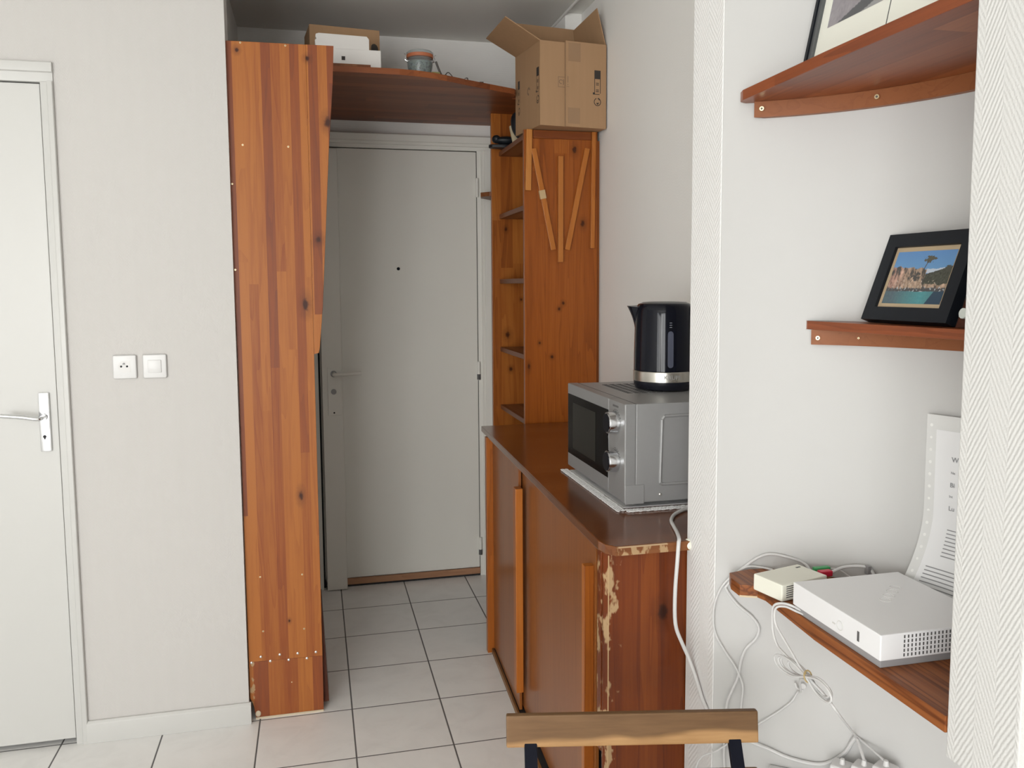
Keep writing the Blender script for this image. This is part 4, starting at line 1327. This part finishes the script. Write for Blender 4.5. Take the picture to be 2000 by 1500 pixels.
def paper(s_, h, d=0.0):
    """s_ along the wall, h height; d lifts towards the room"""
    aa0 = math.atan2(1.2576 - NC[1], 1.0612 - NC[0])
    r = NR - .012 - d
    a = aa0 - s_ / r
    x, y = NC[0] + r * math.cos(a), NC[1] + r * math.sin(a)
    k_ = max(0, (.17 - h) / .17)
    k_ = k_ ** 1.8
    return Vector((x - .050 * k_, y + .012 * k_, LZ + h))


gr = [[paper(i * .0205, j_ * PH / 24) for i in range(11)] for j_ in range(25)]
obj('sleeve', MB().sheet(gr, .0006), m_sleeve, ps)
gr = [[paper(.0178 + i * .0187, .008 + j_ * (PH - .034) / 24, .0012) for i in range(11)] for j_ in range(25)]
obj('sheet', MB().sheet(gr, .0002), m_paper, ps)
m_hole = plain('hole_white', (.82, .82, .80), .6, var=.005)
for q in range(15):
    h = PH - .019 - q * .0222
    cc = paper(.0085, h, .0008)
    dirn = (paper(.0095, h) - paper(.0075, h)).normalized()
    upv = (paper(.0085, h + .002) - paper(.0085, h - .002)).normalized()
    nn = dirn.cross(upv).normalized()
    for w__ in ((2.7 if q % 5 != 1 else 2.2),):
        vs = [cc + dirn * (.001 * w__ * math.cos(a)) + upv * (.001 * w__ * 1.1 * math.sin(a)) for a in [k * PI / 8 for k in range(16)]]
        obj('punch_hole', MB().faces(vs, [tuple(range(16))]), m_hole, ps, smooth=False)
tx_all = MB()


def put_text(body, s_, h, size):
    bm_ = text_mesh(body, size, True)
    for v in bm_.verts:
        v.co = paper(s_ + v.co.x, h + v.co.y, .0022)
    tx_all._merge(bm_)


put_text('W', .0472, .2627, .0122)
put_text('Ne', .0468, .2412, .0061)
put_text('Bi', .0458, .2178, .0112)
put_text('Int', .0453, .199, .0061)
put_text('Lu', .0449, .1758, .0112)
for (h0, n_, s0, L_) in ((.140, 8, .0465, .112), (.070, 9, .028, .122)):
    for q in range(n_):
        h = h0 - q * .0067
        ln = L_ * (.75 + .25 * random.random())
        pr_ = [paper(s0 + ln * k / 12, h, .0022) for k in range(13)]
        pq = [paper(s0 + ln * k / 12, h + .0018, .0022) for k in range(13)]
        tx_all.faces(pr_ + pq, [(k, k + 1, 14 + k, 13 + k) for k in range(12)])
obj('printed_text', tx_all, m_grey_ink, ps, smooth=False)

# ------------------------------------------------------------------ cables: points projected from image pixels, many onto the niche wall
ca = [(0.93, 1.895, 0.905), (0.90, 1.868, .892), (0.8775, 1.8597, .891), (0.838, 1.8269, .8905), (0.8075, 1.78, .8905), (0.7923, 1.732, .8905), (0.7805, 1.6896, .8905), (0.765, 1.645, .8905), (0.7580, 1.632, .882), (0.7540, 1.628, .8473), (0.7500, 1.628, .7870), (0.7494, 1.6280, .7300), (0.7534, 1.627, .6940), (0.7660, 1.622, .6600), (0.7790, 1.613, .6260), (0.7840, 1.585, .5890), (0.7845, 1.557, .5600), (0.7870, 1.522, .5400), (0.800, 1.508, .5230), (0.83, 1.494, .46), (0.85, 1.48, .35), (.86, 1.47, .2), (.87, 1.45, .006)]
obj('power_cord', MB().tube(ca, .0042, 10), m_cable, mw)['label'] = 'thick white cord hanging over the cabinet end'
b1 = [(0.9210, 1.3819, 0.8868), (0.9393, 1.4327, 0.8882), (0.9178, 1.4498, 0.8970), (0.8777, 1.4767, 0.8990), (0.8378, 1.4982, 0.8665), (0.8113, 1.5098, 0.8313), (0.8096, 1.5106, 0.8193), (0.8298, 1.5019, 0.7902), (0.8556, 1.4892, 0.7666), (0.8683, 1.4823, 0.7454), (0.8643, 1.4845, 0.7220), (0.8469, 1.4938, 0.6971), (0.8382, 1.4980, 0.6687), (0.8341, 1.4999, 0.6375), (0.8235, 1.5048, 0.6055), (0.8152, 1.5082, 0.5815), (0.8128, 1.5093, 0.5524), (0.8107, 1.5101, 0.5019), (0.8118, 1.5097, 0.4345), (0.8228, 1.4960, 0.2809), (0.8322, 1.4773, 0.0040)]
o = obj('network_cord', MB().tube(b1, .0027, 8), m_cable, None, (0.8415, 1.4960, 0.7484))
tag(o, 'white cord arching from behind the cream box and down the wall', 'cord')
b2 = [(0.8836, 1.4586, 0.8723), (0.8688, 1.4792, 0.8723), (0.8414, 1.4946, 0.8690), (0.8065, 1.5118, 0.8343), (0.7897, 1.5181, 0.7967), (0.7854, 1.5195, 0.7573), (0.7908, 1.5176, 0.7235), (0.8077, 1.5113, 0.6904), (0.8253, 1.5016, 0.6609), (0.8369, 1.4960, 0.6345), (0.8420, 1.4941, 0.6119), (0.8397, 1.4951, 0.5807), (0.8382, 1.4955, 0.5550), (0.8344, 1.4979, 0.5044), (0.8318, 1.4997, 0.4367), (0.8415, 1.4848, 0.2809), (0.8509, 1.4680, 0.0040)]
o = obj('network_cord', MB().tube(b2, .0022, 8), m_cable, None, (0.8135, 1.4960, 0.7484))
tag(o, 'thin white cord bulging leftmost down the niche wall beside the thick cord', 'cord')
bc = thing('bundled_cord', 'coiled white cord tied in a bow, hanging below the lowest shelf', 'cord', (0.7966, 1.1968, 0.7858))
XB = 0.7948


def sx(p):
    return [(XB, y, z) for (_, y, z) in p]


lead = MB().tube([(0.8181, 1.2155, 0.8760), (0.8116, 1.2576, 0.8774), (0.8022, 1.2828, 0.8774), (XB - .001, 1.3015, 0.8690), (XB - .001, 1.3093, 0.8514), (XB, 1.3080, 0.8183), (XB, 1.2933, 0.7978), (XB, 1.2678, 0.7919), (XB, 1.2320, 0.7877), (XB, 1.1964, 0.7852)], .0023, 8)
obj('lead', lead, m_cable, bc)
lead = MB().tube([(0.8181, 1.2202, 0.8742), (0.8097, 1.2529, 0.8728), (0.8004, 1.2791, 0.8737), (XB - .003, 1.2959, 0.8643), (XB - .003, 1.2950, 0.8371), (XB, 1.2705, 0.8170), (XB, 1.2471, 0.8048), (XB, 1.2180, 0.7895), (XB, 1.1964, 0.7852)], .0020, 8)
obj('lead', lead, m_cable, bc)
lo = MB()
random.seed(11)
K = Vector((XB, 1.1964, 0.7844))
for (tip, wd, n_) in ((Vector((XB, 1.2940, 0.7737)), .0125, 4), (Vector((XB, 1.1248, 0.7807)), .012, 4)):
    ax_ = tip - K
    per_ = Vector((0, -ax_.z, ax_.y)).normalized()
    for q in range(n_):
        k_ = 1 - .10 * q * random.uniform(.5, 1.2)
        dx = Vector((-.004 + q * .0028, 0, 0))
        w1, w2 = wd * random.uniform(.6, 1.15), wd * random.uniform(.6, 1.15)
        lo.tube([K + dx, K + ax_ * .45 * k_ + per_ * w1 + dx, K + ax_ * .85 * k_ + per_ * w1 * .9 + dx, K + ax_ * k_ + dx, K + ax_ * .85 * k_ - per_ * w2 * .9 + dx, K + ax_ * .45 * k_ - per_ * w2 + dx, K + dx * 1.2], .0018, 7)
obj('coil', lo, m_cable, bc)
obj('twist_tie', MB().tube([K + Vector((.007 * math.cos(a), .003 * math.sin(a), .009 * math.sin(a))) for a in [k * PI / 5 for k in range(10)]], .0013, 6, 3, True).tube([K + Vector((-.006, -.003, .006)), K + Vector((-.010, -.008, .014))], .001, 6), m_tie, bc)
tails = MB().tube([(XB, 1.1964, 0.7830), (XB + .01, 1.2155, 0.7690), (0.8415, 1.2903, 0.7297), (0.9163, 1.4025, 0.6409), (0.9337, 1.4373, 0.6228), (0.9233, 1.4456, 0.5973), (0.9037, 1.4600, 0.5717), (0.8770, 1.4771, 0.5442), (0.8437, 1.4953, 0.5100), (0.7964, 1.5100, 0.4761), (0.7480, 1.5119, 0.4445), (0.7387, 1.4960, 0.2809), (0.7480, 1.4773, 0.0040)], .0019, 7)
obj('lead', tails, m_cable, bc)
tails = MB().tube([(XB, 1.1964, 0.7830), (XB + .004, 1.1547, 0.7720), (XB + .010, 1.1300, 0.7560), (0.8560, 1.1820, 0.7055), (0.9240, 1.2585, 0.6422), (0.9900, 1.3327, 0.5807), (1.0114, 1.3568, 0.5608), (1.0175, 1.3300, 0.5560), (1.0195, 1.2850, 0.5520)], .0022, 8)
obj('lead', tails, m_cable, bc)
o = obj('wall_screw_eye', MB().cyl((0.9420, 1.4324, 0.6369), (0.9383, 1.4282, 0.6369), .0055, None, 14).tube([(0.9387, 1.4287, 0.6287), (0.9294, 1.4343, 0.6315), (0.9257, 1.4371, 0.6418)], .002, 6), m_wplast, None, (0.9406, 1.4306, 0.6362))
tag(o, 'small white cable clip nailed to the niche wall behind the coiled cord', 'cable clip')
o = obj('plug_cord', MB().tube([(1.0075, 1.3529, 0.5614), (1.0051, 1.3604, 0.5474), (0.9989, 1.3726, 0.5199), (0.9800, 1.3940, 0.4900), (0.9594, 1.4147, 0.4776), (0.9215, 1.4469, 0.4775), (0.8883, 1.4701, 0.4888), (0.8620, 1.4858, 0.4972), (0.8322, 1.4960, 0.5147)], .0038, 8), m_cable, None, (0.9350, 1.4306, 0.4773))
tag(o, 'white cord sagging left from the power plugs behind the chair', 'cord')

# power strip with plugs on the wall low in the niche
def NCp(a, r, z):
    return Vector((NC[0] + r * math.cos(a), NC[1] + r * math.sin(a), z))


pa = [math.atan2(y - NC[1], x - NC[0]) for x, y in ((0.8696, 1.4352), (1.0600, 1.2350))]
st = thing('power_strip', 'white multi-socket power strip on the wall at the bottom right', 'power strip', (0.9631, 1.3744, 0.4866))
mb = MB().prism([(NC[0] + r * math.cos(pa[0] + (pa[1] - pa[0]) * k / 10), NC[1] + r * math.sin(pa[0] + (pa[1] - pa[0]) * k / 10)) for r, ks in ((NR - .004, range(11)), (NR - .030, range(10, -1, -1))) for k in ks], 0.4010, 0.4540, 'Z', .002)
obj('strip_body', mb, m_wplast, st, smooth=False)
for f_, z1 in ((.62, 0.516), (.80, 0.529), (.98, 0.545)):
    a = math.radians(57.09 - 29.25 * f_)
    c_ = NCp(a, NR - .042, 0)
    mt = Matrix.Translation((c_.x, c_.y, 0)) @ Matrix.Rotation(a, 4, 'Z')
    p_ = thing('power_plug', {.62: 'leftmost white plug', .80: 'middle white plug', .98: 'rightmost white plug'}[f_] + ' standing on the power strip at the bottom right', 'plug', (c_.x, c_.y, 0.4545), 'plugs on the power strip')
    obj('plug_body', MB().box((-.0185, -.0195, 0.4545), (.0185, .0195, z1), .006, 3, mt), m_wplast, p_, smooth=False)
    obj('plug_neck', MB().cyl((c_.x, c_.y, z1 - .002), (c_.x, c_.y, z1 + .010), .006, .004, 14), m_wplast, p_)
o = obj('plug_cord', MB().tube([(0.9987, 1.3134, 0.5370), (1.0035, 1.3300, 0.5480), (1.0090, 1.3500, 0.5585)], .003, 8), m_cable, None, (1.0051, 1.3371, 0.5427))
tag(o, 'short white cord rising from the middle plug', 'cord')

# round white cable boss at the partition edge beside the worktop
o = obj('cable_boss', MB().lathe((0, 0, 0), [(.013, 0), (.013, .004), (.010, .0085), (.005, .010), (.0005, .010)], 24), m_cream)
o.rotation_euler = (0, -PI / 2, 0)
o.location = (0.7902, 1.6485, .874)
tag(o, 'small round cream cable boss on the partition edge by the worktop', 'cable cover')

# ------------------------------------------------------------------ folding chair in the foreground
C0 = Vector((0.307, 1.3515, 0))
ce = Vector((0.979, -0.205, 0)).normalized()
cn_ = Vector((-ce.y, ce.x, 0))          # away from the camera
CW = 0.440
ch = thing('folding_chair', 'folding chair with wooden slats and black steel frame in the foreground', 'chair', (0.52, 1.30, 0))
lean = math.radians(8)
ub = (Vector((0, 0, 1)) * math.cos(lean) + cn_ * math.sin(lean)).normalized()
nf = ce.cross(ub).normalized()
if nf.y > 0:
    nf = -nf


def cslab(u0, v0, u1, v1, d0, d1, zt, bev=.002):
    """slab in the plane of the chair back; v measured down from the top at height zt"""
    O_ = C0 + Vector((0, 0, zt))
    mt = Matrix((ce, ub, nf)).transposed().to_4x4()
    mt.translation = O_
    return MB().box((u0, v0, d0), (u1, v1, d1), bev, 2, mt)


for k in range(3):
    zt = .701 - k * .100
    off = -cn_ * math.tan(lean) * (k * .100)
    mb = cslab(0, -.0545, CW, 0, -.006, .010, zt, .003)
    bmesh.ops.translate(mb.bm, vec=off, verts=mb.bm.verts)
    # slats are long along their own length: keep grain on X
    obj('back_slat', mb, m_slat if k == 0 else m_acacia, ch, smooth=False)


def bar(u, p_list, w=.010, t_=.006):
    """flat steel bar through (distance behind the slats, height) points at position u along the chair"""
    P_ = [C0 + ce * u + cn_ * d + Vector((0, 0, z)) for d, z in p_list]
    return MB().tube(P_, w, 4, 1, False, False)


def flat_leg(u, d0, z0, d1, z1, w=.011, th=.006):
    a = C0 + ce * u + cn_ * d0 + Vector((0, 0, z0))
    b_ = C0 + ce * u + cn_ * d1 + Vector((0, 0, z1))
    up_ = (b_ - a).normalized()
    n2 = ce.cross(up_).normalized()
    mt = Matrix((ce, n2, up_)).transposed().to_4x4()
    mt.translation = a
    return MB().box((-w, -th, 0), (w, th, (b_ - a).length), .0015, 2, mt)


for u_ in (.042, CW - .042):
    obj('back_leg', flat_leg(u_, -.46, .002, .016, .692), m_steelblk, ch, smooth=False)
    obj('front_leg', flat_leg(u_ + (.024 if u_ < .2 else -.024), .06, .002, -.36, .445), m_steelblk, ch, smooth=False)
for k in range(6):
    d = -.42 + k * .062
    a = C0 + cn_ * d + Vector((0, 0, .452))
    mt = Matrix((ce, cn_, Vector((0, 0, 1)))).transposed().to_4x4()
    mt.translation = a
    obj('seat_slat', MB().box((.0, 0, 0), (CW, .050, .015), .003, 2, mt), m_acacia, ch, smooth=False)
for zz, dd in ((.12, -.378), (.12, -.055)):
    a = C0 + cn_ * dd + Vector((0, 0, zz))
    obj('stretcher', MB().tube([a + ce * .05, a + ce * (CW - .05)], .006, 10, 1, False, False), m_steelblk, ch)
